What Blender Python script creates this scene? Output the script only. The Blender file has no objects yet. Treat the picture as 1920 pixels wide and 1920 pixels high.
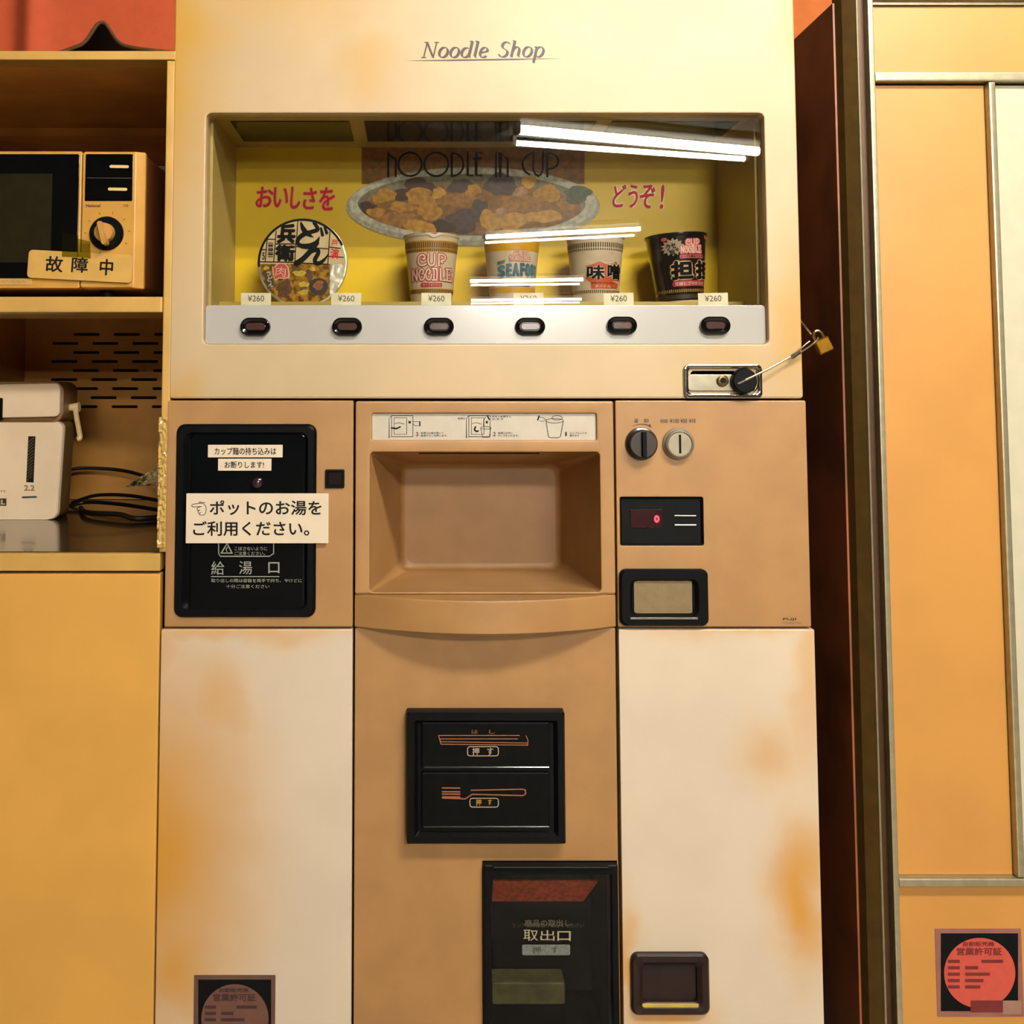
import bpy, bmesh, math, random
from mathutils import Vector, Matrix, noise as mnoise
random.seed(7)
sc = bpy.context.scene
COL = sc.collection
R = math.radians

# ------------------------------------------------------------------ camera
F = 1900.0; PPX, PPY = 780.0, 618.0; TH = math.atan(F/29470.0)
CAM = Vector((0.0, -1.70, 1.20))
cd = bpy.data.cameras.new('camera'); cam = bpy.data.objects.new('camera', cd); COL.objects.link(cam)
cam.location = CAM; cam.rotation_euler = (math.pi/2+TH, 0, 0)
cd.sensor_width = 36; cd.lens = 36*F/1920; cd.shift_x = (960-PPX)/1920; cd.shift_y = (PPY-960)/1920
cd.clip_start = .05; cd.clip_end = 60
sc.camera = cam

def pt(px, py, Y=0.0):
    "the point of the plane y=Y that the photo shows at pixel (px, py)"
    a = (px-PPX)/F; b = (PPY-py)/F
    d = Vector((a, math.cos(TH)-b*math.sin(TH), math.sin(TH)+b*math.cos(TH)))
    return CAM + d*((Y-CAM.y)/d.y)
def ptz(px, py, z):
    a = (px-PPX)/F; b = (PPY-py)/F
    d = Vector((a, math.cos(TH)-b*math.sin(TH), math.sin(TH)+b*math.cos(TH)))
    return CAM + d*((z-CAM.z)/d.z)
def rc(x0, y0, x1, y1, Y=0.0):
    ym, xm = (y0+y1)/2, (x0+x1)/2
    return pt(x0, ym, Y).x, pt(x1, ym, Y).x, pt(xm, y1, Y).z, pt(xm, y0, Y).z

# ------------------------------------------------------------------ world, exposure
w = bpy.data.worlds.new('world'); sc.world = w; w.use_nodes = True
bg = w.node_tree.nodes['Background']; bg.inputs[0].default_value = (1, .80, .55, 1); bg.inputs[1].default_value = .035
vs = sc.view_settings; vs.view_transform = 'Standard'; vs.look = 'None'; vs.gamma = 1; vs.use_curve_mapping = False; vs.exposure = .78
TUBE_STRENGTH = 190.0
sc.cycles.sample_clamp_indirect = 3.0
sc.cycles.transparent_max_bounces = 16

# ------------------------------------------------------------------ materials
def lin(c):
    return tuple(((v/255)/12.92 if v/255 <= .04045 else ((v/255+.055)/1.055)**2.4) for v in c)
def _base(name):
    m = bpy.data.materials.new(name); m.use_nodes = True
    nt = m.node_tree; return m, nt, nt.nodes['Principled BSDF']
def mixcol(nt, a, b, fac):
    n = nt.nodes.new('ShaderNodeMix'); n.data_type = 'RGBA'
    for i, v in ((6, a), (7, b)):
        if isinstance(v, tuple): n.inputs[i].default_value = (*v, 1)
        else: nt.links.new(v, n.inputs[i])
    if isinstance(fac, (int, float)): n.inputs[0].default_value = fac
    else: nt.links.new(fac, n.inputs[0])
    return n.outputs[2]
def noise(nt, scale, detail=3, vec=None):
    n = nt.nodes.new('ShaderNodeTexNoise'); n.inputs['Scale'].default_value = scale; n.inputs['Detail'].default_value = detail
    if vec is None:
        g = nt.nodes.new('ShaderNodeNewGeometry'); vec = g.outputs['Position']
    nt.links.new(vec, n.inputs['Vector'])
    return n
def ramp01(nt, sock, lo, hi):
    n = nt.nodes.new('ShaderNodeMapRange'); n.inputs[1].default_value = lo; n.inputs[2].default_value = hi; n.interpolation_type = 'SMOOTHSTEP'
    nt.links.new(sock, n.inputs[0]); return n.outputs[0]
MATS = {}
ALBEDO = .50
def M(name, col, rough=.5, metal=0, var=.08, scale=40, bump=0, bscale=400, coat=0, spec=.5, emit=None, stains=None, col2=None, lo=.35, hi=.65, alb=None):
    if name in MATS: return MATS[name]
    m, nt, p = _base(name)
    AL = alb or ALBEDO; c = tuple(v*AL for v in lin(col))
    a = tuple(v*(1-var) for v in c); b = tuple(v*AL for v in lin(col2)) if col2 else tuple(min(1, v*(1+var)) for v in c)
    n = noise(nt, scale)
    out = mixcol(nt, a, b, ramp01(nt, n.outputs['Fac'], lo, hi))
    if stains:
        scol, blobs = stains
        g = nt.nodes.new('ShaderNodeNewGeometry')
        nz = noise(nt, 9, 3)
        off = nt.nodes.new('ShaderNodeVectorMath'); off.operation = 'SCALE'; off.inputs[3].default_value = .10
        sub = nt.nodes.new('ShaderNodeVectorMath'); sub.operation = 'SUBTRACT'; sub.inputs[1].default_value = (.5, .5, .5)
        nt.links.new(nz.outputs['Color'], sub.inputs[0]); nt.links.new(sub.outputs[0], off.inputs[0])
        add = nt.nodes.new('ShaderNodeVectorMath'); nt.links.new(g.outputs['Position'], add.inputs[0]); nt.links.new(off.outputs[0], add.inputs[1])
        acc = None
        for (x, z, rx, rz, amp) in blobs:
            s = nt.nodes.new('ShaderNodeVectorMath'); s.operation = 'SUBTRACT'; s.inputs[1].default_value = (x, 0, z); nt.links.new(add.outputs[0], s.inputs[0])
            d = nt.nodes.new('ShaderNodeVectorMath'); d.operation = 'MULTIPLY'; d.inputs[1].default_value = (1/rx, 0, 1/rz); nt.links.new(s.outputs[0], d.inputs[0])
            l = nt.nodes.new('ShaderNodeVectorMath'); l.operation = 'LENGTH'; nt.links.new(d.outputs[0], l.inputs[0])
            mr = nt.nodes.new('ShaderNodeMapRange'); mr.interpolation_type = 'SMOOTHSTEP'
            mr.inputs[1].default_value = 1.25; mr.inputs[2].default_value = 0; mr.inputs[3].default_value = 0; mr.inputs[4].default_value = amp
            nt.links.new(l.outputs['Value'], mr.inputs[0])
            if acc is None: acc = mr.outputs[0]
            else:
                mx = nt.nodes.new('ShaderNodeMath'); mx.operation = 'MAXIMUM'
                nt.links.new(acc, mx.inputs[0]); nt.links.new(mr.outputs[0], mx.inputs[1]); acc = mx.outputs[0]
        out = mixcol(nt, out, tuple(v*AL for v in lin(scol)), acc)
    nt.links.new(out, p.inputs['Base Color'])
    p.inputs['Roughness'].default_value = rough; p.inputs['Metallic'].default_value = metal
    p.inputs['Specular IOR Level'].default_value = spec
    if coat: p.inputs['Coat Weight'].default_value = coat; p.inputs['Coat Roughness'].default_value = .05
    if bump:
        bn = noise(nt, bscale, 2); bp = nt.nodes.new('ShaderNodeBump'); bp.inputs['Strength'].default_value = bump; bp.inputs['Distance'].default_value = .001
        nt.links.new(bn.outputs['Fac'], bp.inputs['Height']); nt.links.new(bp.outputs[0], p.inputs['Normal'])
    if emit: p.inputs['Emission Color'].default_value = (*lin(emit[0]), 1); p.inputs['Emission Strength'].default_value = emit[1]
    MATS[name] = m; return m
def glass_mat(name, tint, refl=.055, rough=.0):
    if name in MATS: return MATS[name]
    m = bpy.data.materials.new(name); m.use_nodes = True; nt = m.node_tree; nt.nodes.remove(nt.nodes['Principled BSDF'])
    out = nt.nodes['Material Output']
    tr = nt.nodes.new('ShaderNodeBsdfTransparent'); tr.inputs[0].default_value = (*tint, 1)
    gl = nt.nodes.new('ShaderNodeBsdfGlossy'); gl.inputs['Roughness'].default_value = rough
    lw = nt.nodes.new('ShaderNodeLayerWeight'); lw.inputs[0].default_value = .5
    pw = nt.nodes.new('ShaderNodeMath'); pw.operation = 'POWER'; pw.inputs[1].default_value = 5; nt.links.new(lw.outputs['Facing'], pw.inputs[0])
    ma = nt.nodes.new('ShaderNodeMath'); ma.operation = 'MULTIPLY_ADD'; ma.inputs[1].default_value = 1-refl; ma.inputs[2].default_value = refl; nt.links.new(pw.outputs[0], ma.inputs[0])
    mx = nt.nodes.new('ShaderNodeMixShader'); nt.links.new(ma.outputs[0], mx.inputs[0]); nt.links.new(tr.outputs[0], mx.inputs[1]); nt.links.new(gl.outputs[0], mx.inputs[2])
    nt.links.new(mx.outputs[0], out.inputs[0]); MATS[name] = m; return m

# ------------------------------------------------------------------ mesh builder
class MB:
    def __init__(s): s.v = []; s.f = []; s.m = []; s.cur = 0
    def mat(s, i): s.cur = i; return s
    def addf(s, vs, fs):
        o = len(s.v); s.v += [Vector(p) for p in vs]
        for f in fs: s.f.append([i+o for i in f]); s.m.append(s.cur)
        return s
    def box(s, x0, x1, y0, y1, z0, z1):
        vs = [(x, y, z) for x in (x0, x1) for y in (y0, y1) for z in (z0, z1)]
        return s.addf(vs, [(0,1,3,2),(4,6,7,5),(0,4,5,1),(2,3,7,6),(0,2,6,4),(1,5,7,3)])
    def loft(s, rings, cap0=True, cap1=True, closed=True):
        n = len(rings[0]); vs = [p for r in rings for p in r]; fs = []
        for i in range(len(rings)-1):
            for j in range(n if closed else n-1):
                k = (j+1) % n; fs.append((i*n+j, i*n+k, (i+1)*n+k, (i+1)*n+j))
        if cap0: fs.append(tuple(range(n-1, -1, -1)))
        if cap1: fs.append(tuple((len(rings)-1)*n+j for j in range(n)))
        return s.addf(vs, fs)
    def slab(s, x0, x1, z0, z1, yf, yb, r=.0, b=.002, n=6):
        "rounded box whose bevelled face looks to -Y"
        def ring(y, i): return [(x, y, z) for x, z in rrect(x0+i, x1-i, z0+i, z1-i, max(r-i, .0001), n)]
        return s.loft([ring(yb, 0), ring(yf+b, 0), ring(yf+b*.3, b*.3), ring(yf, b)])
    def plate(s, outer, holes, yf, yb, b=.002):
        "flat sheet with holes (loops of (x,z)), bevelled both sides"
        cu = bpy.data.curves.new('tmp', 'CURVE'); cu.dimensions = '2D'; cu.fill_mode = 'BOTH'
        for lp in [outer]+holes:
            sp = cu.splines.new('POLY'); sp.points.add(len(lp)-1); sp.use_cyclic_u = True
            for p, q in zip(sp.points, lp): p.co = (q[0], q[1], 0, 1)
        t = (yb-yf)/2; cu.extrude = t-b; cu.bevel_depth = b; cu.bevel_resolution = 1; cu.offset = -b
        vs, fs = eval_curve(cu)
        yc = (yf+yb)/2
        return s.addf([(x, yc-z, y) for x, y, z in vs], fs)
    def tube(s, pts, r, n=8, caps=True):
        pts = [Vector(p) for p in pts]; rings = []; up = None
        for i, p in enumerate(pts):
            t = (pts[min(i+1, len(pts)-1)]-pts[max(i-1, 0)]).normalized()
            if up is None:
                up = Vector((0, 0, 1)) if abs(t.z) < .9 else Vector((1, 0, 0))
            a = t.cross(up)
            if a.length < 1e-6: a = t.cross(Vector((0, 1, 0)))
            a.normalize(); b = a.cross(t).normalized(); up = b
            rr = r[i] if isinstance(r, (list, tuple)) else r
            rings.append([p+a*rr*math.cos(2*math.pi*k/n)+b*rr*math.sin(2*math.pi*k/n) for k in range(n)])
        return s.loft(rings, caps, caps)
    def lathe(s, prof, n=48, axis='z', c=(0, 0, 0), cap0=True, cap1=True):
        "prof: list of (radius, height along axis)"
        c = Vector(c); rings = []
        for r, h in prof:
            ring = []
            for k in range(n):
                a = 2*math.pi*k/n; u, v = r*math.cos(a), r*math.sin(a)
                ring.append(c + (Vector((u, v, h)) if axis == 'z' else Vector((u, h, v))))
            rings.append(ring)
        return s.loft(rings, cap0, cap1)
    def flat(s, fl, fn):
        return s.addf([fn(u, v)-Vector((0, l*6e-6, 0)) for (u, v), l in zip(fl.v, fl.l)], fl.f)
def rrect(x0, x1, z0, z1, r, n=6):
    if r <= .00005: return [(x0, z0), (x1, z0), (x1, z1), (x0, z1)]
    r = min(r, abs(x1-x0)/2-1e-6, abs(z1-z0)/2-1e-6)
    o = []
    for cx, cz, a0 in ((x1-r, z0+r, -90), (x1-r, z1-r, 0), (x0+r, z1-r, 90), (x0+r, z0+r, 180)):
        for k in range(n+1):
            a = R(a0+90*k/n); o.append((cx+r*math.cos(a), cz+r*math.sin(a)))
    return o
def circ(cx, cz, r, n=32, rz=None):
    return [(cx+r*math.cos(2*math.pi*k/n), cz+(rz or r)*math.sin(2*math.pi*k/n)) for k in range(n)]
def eval_curve(cu):
    o = bpy.data.objects.new('tmp', cu); COL.objects.link(o)
    dg = bpy.context.evaluated_depsgraph_get(); ev = o.evaluated_get(dg); me = ev.to_mesh()
    vs = [tuple(v.co) for v in me.vertices]; fs = [tuple(p.vertices) for p in me.polygons]
    ev.to_mesh_clear(); bpy.data.objects.remove(o); bpy.data.curves.remove(cu)
    return vs, fs
_tc = {}
def glyphs(s, bold, shear=0, track=1.0):
    k = (s, bold, shear, track)
    if k not in _tc:
        cu = bpy.data.curves.new('tmp', 'FONT'); cu.body = s; cu.size = 1; cu.offset = bold; cu.shear = shear; cu.resolution_u = 4; cu.space_character = track
        _tc[k] = eval_curve(cu)
    return _tc[k]
class Flat:
    "flat lettering and drawings in photo pixels (x right, y down), laid onto a surface afterwards"
    def __init__(s): s.v = []; s.f = []; s.l = []; s.n = 0
    def add(s, vs, fs):
        "every stroke lies a hair above the one before, so that no two faces coincide"
        o = len(s.v); s.v += [tuple(p) for p in vs]; s.f += [[i+o for i in f] for f in fs]; s.l += [s.n % 36]*len(vs); s.n += 1; return s
    def poly(s, pts): return s.add(pts, [tuple(range(len(pts)))])
    def rect(s, x0, y0, x1, y1, r=0): return s.poly(rrect(x0, x1, y0, y1, r, 4))
    def disc(s, x, y, rx, ry=None, n=28): return s.poly(circ(x, y, rx, n, ry))
    def text(s, t, x0, y0, x1, y1, bold=0., rot=0, shear=0, track=1.0):
        "bold thickens the strokes by laying the same glyph again around its own outline"
        vs, fs = glyphs(t, 0, shear, track)
        a, b = min(v[0] for v in vs), max(v[0] for v in vs); c, d = min(v[1] for v in vs), max(v[1] for v in vs)
        k = bold*(y1-y0)/.9; x0 += k; x1 -= k; y0 += k; y1 -= k
        cx, cy = (x0+x1)/2, (y0+y1)/2; ca, sa = math.cos(R(rot)), math.sin(R(rot)); o = []
        for x, y, z in vs:
            u = x0+(x-a)/(b-a)*(x1-x0)-cx; q = y1-(y-c)/max(d-c, 1e-6)*(y1-y0)-cy
            o.append((cx+u*ca-q*sa, cy+u*sa+q*ca))
        n = 0 if bold < .012 else (6 if bold < .06 else 12)
        if n == 0 or bold >= .06: s.add(o, fs)
        for j in range(n): s.add([(x+k*math.cos(2*math.pi*j/n), y+k*math.sin(2*math.pi*j/n)) for x, y in o], fs)
        return s
    def line(s, pts, wd, closed=False, caps=True):
        n = len(pts)
        ws = wd if isinstance(wd, (list, tuple)) else [wd]*n
        if closed: pts = list(pts)+[pts[0]]; ws = list(ws)+[ws[0]]; n += 1
        L, Rr = [], []
        for i in range(n):
            if closed: p, q = pts[(i-1) % (n-1)], pts[(i+1) % (n-1)]
            else: p, q = pts[max(i-1, 0)], pts[min(i+1, n-1)]
            dx, dy = q[0]-p[0], q[1]-p[1]; l = math.hypot(dx, dy) or 1
            nx, ny = -dy/l*ws[i]/2, dx/l*ws[i]/2
            # mitre for corners
            if 0 < i < n-1 or closed:
                a0 = math.atan2(pts[i][1]-p[1], pts[i][0]-p[0]); a1 = math.atan2(q[1]-pts[i][1], q[0]-pts[i][0])
                h = abs(math.cos((a1-a0)/2)); k = 1/max(h, .5); nx *= k; ny *= k
            L.append((pts[i][0]+nx, pts[i][1]+ny)); Rr.append((pts[i][0]-nx, pts[i][1]-ny))
        s.add(L+Rr, [(i, i+1, n+i+1, n+i) for i in range(n-1)])
        if caps and not closed:
            for i in (0, n-1):
                if ws[i] > 0: s.disc(pts[i][0], pts[i][1], ws[i]/2, None, 10)
        return s
    def ellipse(s, x, y, rx, ry, wd, n=40, a0=0, a1=360):
        p = [(x+rx*math.cos(R(a0+(a1-a0)*k/n)), y+ry*math.sin(R(a0+(a1-a0)*k/n))) for k in range(n+1)]
        return s.line(p[:-1], wd, True) if a1-a0 == 360 else s.line(p, wd)
    def nib(s, pts, hx, hy, thin):
        for (x0, y0), (x1, y1) in zip(pts, pts[1:]):
            s.add([(x0-hx, y0-hy), (x0+hx, y0+hy), (x1+hx, y1+hy), (x1-hx, y1-hy)], [(0, 1, 2, 3)])
        return s.line(pts, thin)
    def blob(s, x, y, rx, ry, seed, n=26, rough=.25):
        rnd = random.Random(seed); ph = [rnd.uniform(0, 6.3) for _ in range(4)]; o = []
        for k in range(n):
            a = 2*math.pi*k/n; f = 1+rough*(.5*math.sin(2*a+ph[0])+.4*math.sin(3*a+ph[1])+.3*math.sin(5*a+ph[2])+.2*math.sin(7*a+ph[3]))
            o.append((x+rx*f*math.cos(a), y+ry*f*math.sin(a)))
        return s.poly(o)
    def cut(s, step):
        "slice along x so that it can follow a curved surface"
        if not s.v: return s
        bm = bmesh.new(); vv = [bm.verts.new((x, y, l)) for (x, y), l in zip(s.v, s.l)]
        for f in s.f:
            try: bm.faces.new([vv[i] for i in f])
            except ValueError: pass
        a, b = min(p[0] for p in s.v), max(p[0] for p in s.v); x = a+step
        while x < b:
            bmesh.ops.bisect_plane(bm, geom=bm.verts[:]+bm.edges[:]+bm.faces[:], plane_co=(x, 0, 0), plane_no=(1, 0, 0)); x += step
        bm.verts.index_update(); s.v = [(v.co.x, v.co.y) for v in bm.verts]; s.l = [v.co.z for v in bm.verts]; s.f = [[v.index for v in f.verts] for f in bm.faces]; bm.free()
        return s
def smooth_path(pts, n=8):
    "Catmull-Rom through the points"
    o = []; P = [pts[0]]+list(pts)+[pts[-1]]
    for i in range(1, len(P)-2):
        p0, p1, p2, p3 = P[i-1:i+3]
        for k in range(n):
            t = k/n
            o.append(tuple(.5*((2*b)+(-a+c)*t+(2*a-5*b+4*c-d)*t*t+(-a+3*b-3*c+d)*t**3) for a, b, c, d in zip(p0, p1, p2, p3)))
    o.append(tuple(pts[-1])); return o

# ------------------------------------------------------------------ objects
def origin(o):
    v = Vector((0, 0, 0))
    while o is not None: v += o.location; o = o.parent
    return v
def build(name, mb, mats, parent=None, smooth=35, local=False, **props):
    me = bpy.data.meshes.new(name); off = Vector((0, 0, 0)) if local or parent is None else origin(parent)
    me.from_pydata([tuple(p-off) for p in mb.v], [], mb.f)
    mats = mats if isinstance(mats, (list, tuple)) else [mats]
    for m in mats: me.materials.append(m)
    me.polygons.foreach_set('material_index', mb.m); me.update()
    bm = bmesh.new(); bm.from_mesh(me); bmesh.ops.remove_doubles(bm, verts=bm.verts, dist=1e-6); bmesh.ops.recalc_face_normals(bm, faces=bm.faces); bm.to_mesh(me); bm.free()
    if smooth:
        me.polygons.foreach_set('use_smooth', [True]*len(me.polygons)); me.set_sharp_from_angle(angle=R(smooth))
    o = bpy.data.objects.new(name, me); COL.objects.link(o)
    if smooth: wn = o.modifiers.new('weighted', 'WEIGHTED_NORMAL'); wn.keep_sharp = True; wn.weight = 90
    if parent is not None: o.parent = parent
    for k, v in props.items(): o[k] = v
    return o
def thing(name, loc, label, cat, group=None, rot=(0, 0, 0)):
    o = bpy.data.objects.new(name, None); COL.objects.link(o); o.empty_display_size = .05
    o.location = loc; o.rotation_euler = rot; o['label'] = label; o['category'] = cat
    if group: o['group'] = group
    return o
def mesh_thing(name, mb, mats, label, cat, group=None, smooth=35):
    "a thing that is one mesh: its origin is put at the centre of its base"
    xs = [p.x for p in mb.v]; ys = [p.y for p in mb.v]; zs = [p.z for p in mb.v]
    c = Vector(((min(xs)+max(xs))/2, (min(ys)+max(ys))/2, min(zs)))
    mb.v = [p-c for p in mb.v]
    o = build(name, mb, mats, None, smooth, True); o.location = c; o['label'] = label; o['category'] = cat
    if group: o['group'] = group
    return o
def structure(name, mb, mats, label=None):
    o = build(name, mb, mats, None, 0); o['kind'] = 'structure'
    return o
def onto(Y): return lambda u, v: pt(u, v, Y)
def pr(name, fl, Y, m, parent, **props):
    "a print part on the plane y=Y"
    return build(name, MB().flat(fl, onto(Y)), m, parent, 0, **props)

# ------------------------------------------------------------------ ceiling lights (their places come from their mirror images in the display glass)
tube_mat = M('tube_glow', (255, 250, 240), .5, emit=((255, 247, 232), TUBE_STRENGTH))
fixture_mat = M('fixture_white', (225, 222, 210), .5)
GLASS_Y = .014; LAMP_Z = 2.95
def mirrored(px, py):
    p = ptz(px, py, LAMP_Z); return Vector((p.x, 2*GLASS_Y-p.y, p.z))
LAMPS = [
    ((973, 243), (1420, 284), (967, 268), (1395, 298), .032, .019, 'twin-tube fluorescent ceiling light mirrored highest in the display glass, nearest the machine'),
    ((912, 444), (1201, 429), (910, 455), (1189, 441), .023, .012, 'twin-tube fluorescent ceiling light mirrored across the rims of the two middle cups'),
    ((882, 527), (1093, 524), (883, 534.5), (1086, 532.5), .024, .013, 'twin-tube fluorescent ceiling light mirrored below the blue lettering of the middle cup'),
    ((884, 563), (1090, 561), (884, 569), (1086, 567), .022, .012, 'twin-tube fluorescent ceiling light mirrored lowest in the display glass, farthest away'),
]
LAMPS.append((None, None, None, None, .017, .017, 'twin-tube fluorescent ceiling light just in front of the machine, above the top of the picture'))
for a0, a1, b0, b1, ra, rb, lab in LAMPS:
    if a0: A0, A1, B0, B1 = mirrored(*a0), mirrored(*a1), mirrored(*b0), mirrored(*b1)
    else: A0, A1, B0, B1 = Vector((.30, -1.58, LAMP_Z)), Vector((1.75, -1.58, LAMP_Z)), Vector((.30, -1.76, LAMP_Z)), Vector((1.75, -1.76, LAMP_Z))
    c = (A0+A1+B0+B1)/4
    t = thing('ceiling_light', (c.x, c.y, 3.01), lab, 'light', 'ceiling lights mirrored in the glass')
    d = (A1-A0).normalized(); n = Vector((-d.y, d.x, 0)); hl = (A1-A0).length/2+.05
    wid = abs((B0-A0).dot(n))/2+.06
    h = MB(); rings = []
    for z, i in ((3.048, 0), (3.01, 0), (3.00, .02)):
        rings.append([c.xy.to_3d()+d*sx*(hl-i)+n*sy*(wid-i)+Vector((0, 0, z)) for sx, sy in ((-1, -1), (1, -1), (1, 1), (-1, 1))])
    h.loft(rings); build('housing', h, fixture_mat, t)
    for P, Q, r in ((A0, A1, ra), (B0, B1, rb)):
        build('tube', MB().tube([P, Q], r, 12), tube_mat, t)
        for e, s in ((P, -1), (Q, 1)):
            q = e+d*s*.016
            hh = MB().loft([[Vector((q.x, q.y, z))+d*sx*.014+n*sy*r*1.05 for sx, sy in ((-1, -1), (1, -1), (1, 1), (-1, 1))] for z in (LAMP_Z-r, 3.002)]); build('lamp_holder', hh, fixture_mat, t)

# ------------------------------------------------------------------ setting
structure('floor', MB().box(-2.6, 3.4, -20, 1.2, -.05, 0), M('floor_tile', (190, 170, 142), .4, var=.12, scale=3))
structure('wall_back', MB().box(-2.6, 3.4, 1.10, 1.2, 0, 3.05), M('wall_dark', (62, 40, 28), .8, var=.15, scale=4))
structure('ceiling', MB().box(-2.6, 3.4, -20, 1.2, 3.05, 3.1), M('ceiling_board', (84, 84, 80), .8, var=.08, scale=4))

# ------------------------------------------------------------------ shared materials
BL = M('black_plastic', (15, 17, 19), .34, var=.15, scale=60, spec=.09)
BLM = M('black_matte', (11, 13, 14), .6, var=.2, scale=80, spec=.12)
SEAM = M('seam_dark', (16, 14, 13), .8)
BROWN = M('brown_panel', (209, 155, 93), .45, alb=.46, var=.05, scale=14, bump=.12, bscale=900, col2=(215, 160, 96))
CHROME = M('chrome', (215, 210, 200), .12, 1, var=.05, scale=20)
ALU = M('aluminium', (226, 215, 178), .35, .75, var=.06, scale=60)
PAPER = M('paper_white', (250, 230, 202), .7, alb=.58, var=.03, scale=20)
INK = M('ink_black', (20, 18, 20), .6, spec=.15)
INKW = M('ink_pale', (176, 178, 165), .6)
INKR = M('ink_red', (205, 24, 44), .5, spec=.15, alb=.8)

# ------------------------------------------------------------------ main vending machine
XL = (pt(327, 0).x+pt(313, 950).x+pt(300, 1900).x)/3; XR = (pt(1488, 0).x+pt(1512, 950).x+pt(1535, 1900).x)/3
ZT = 1.91
Z1 = pt(910, 749).z; Z2 = pt(910, 1178).z; ZB = .11
XA = pt(664, 960).x; XB = pt(1154, 960).x          # seams of the middle module
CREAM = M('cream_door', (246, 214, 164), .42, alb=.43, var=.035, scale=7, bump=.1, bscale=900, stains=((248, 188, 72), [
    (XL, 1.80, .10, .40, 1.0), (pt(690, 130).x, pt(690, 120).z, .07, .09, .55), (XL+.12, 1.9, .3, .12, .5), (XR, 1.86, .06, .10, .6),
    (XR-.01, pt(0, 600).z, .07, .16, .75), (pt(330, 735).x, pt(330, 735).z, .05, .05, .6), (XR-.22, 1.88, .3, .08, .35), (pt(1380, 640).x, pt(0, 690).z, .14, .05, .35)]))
CREAM2 = M('cream_lower', (255, 234, 206), .42, var=.035, scale=7, bump=.1, bscale=900, stains=((247, 176, 66), [
    (XL-.02, .45, .22, .40, 1.0), (pt(340, 1800).x, pt(0, 1800).z, .10, .14, .9), (pt(400, 1330).x, pt(0, 1330).z, .08, .12, .6), (XL, .80, .05, .2, .5), (XL+.1, Z2, .3, .03, .55),
    (XR-.02, pt(0, 1680).z, .07, .16, .95), (XR-.06, pt(0, 1420).z, .08, .08, .5), (XR, .75, .04, .25, .5), (XR-.1, Z2, .3, .025, .45),
    (pt(1255, 1890).x, pt(0, 1890).z, .09, .075, .85), (pt(1172, 1830).x, pt(0, 1800).z, .025, .12, .8), (pt(400, 1700).x, pt(0, 1560).z, .13, .12, .5)]))
vm = thing('vending_machine', ((XL+XR)/2, .35, 0), 'cream and brown cup noodle vending machine with a glass display window, in the middle', 'vending machine')
# carcass: a hollow shell
m = MB()
m.box(XL+.004, XL+.02, .04, .74, .06, ZT-.01); m.box(XR-.02, XR-.004, .04, .74, .06, ZT-.01); m.box(XL+.02, XR-.02, .72, .74, .06, ZT-.01)
m.box(XL+.02, XR-.02, .04, .72, ZT-.03, ZT-.01); m.box(XL+.02, XR-.02, .04, .72, .06, .09)
for sx in (XL+.06, XR-.12):
    for y in (.08, .62): build('foot', MB().lathe([(.03, 0), (.03, .01), (.014, .02), (.014, .061)], 20, 'z', (sx+.03, y, 0)), BLM, vm)
build('cabinet_shell', m, M('shell_grey', (150, 120, 85), .5), vm)
m = MB().box(XL+.021, XR-.021, .05, .06, .09, Z1)
# seams show the dark space behind; the tray, hatch and flap wells are cut out of it
hx0, hx1, hz0, hz1 = rc(384, 212, 1437, 645)
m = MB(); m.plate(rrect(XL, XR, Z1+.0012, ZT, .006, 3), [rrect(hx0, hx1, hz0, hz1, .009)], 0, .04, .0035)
door = build('upper_door', m, CREAM, vm)
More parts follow.
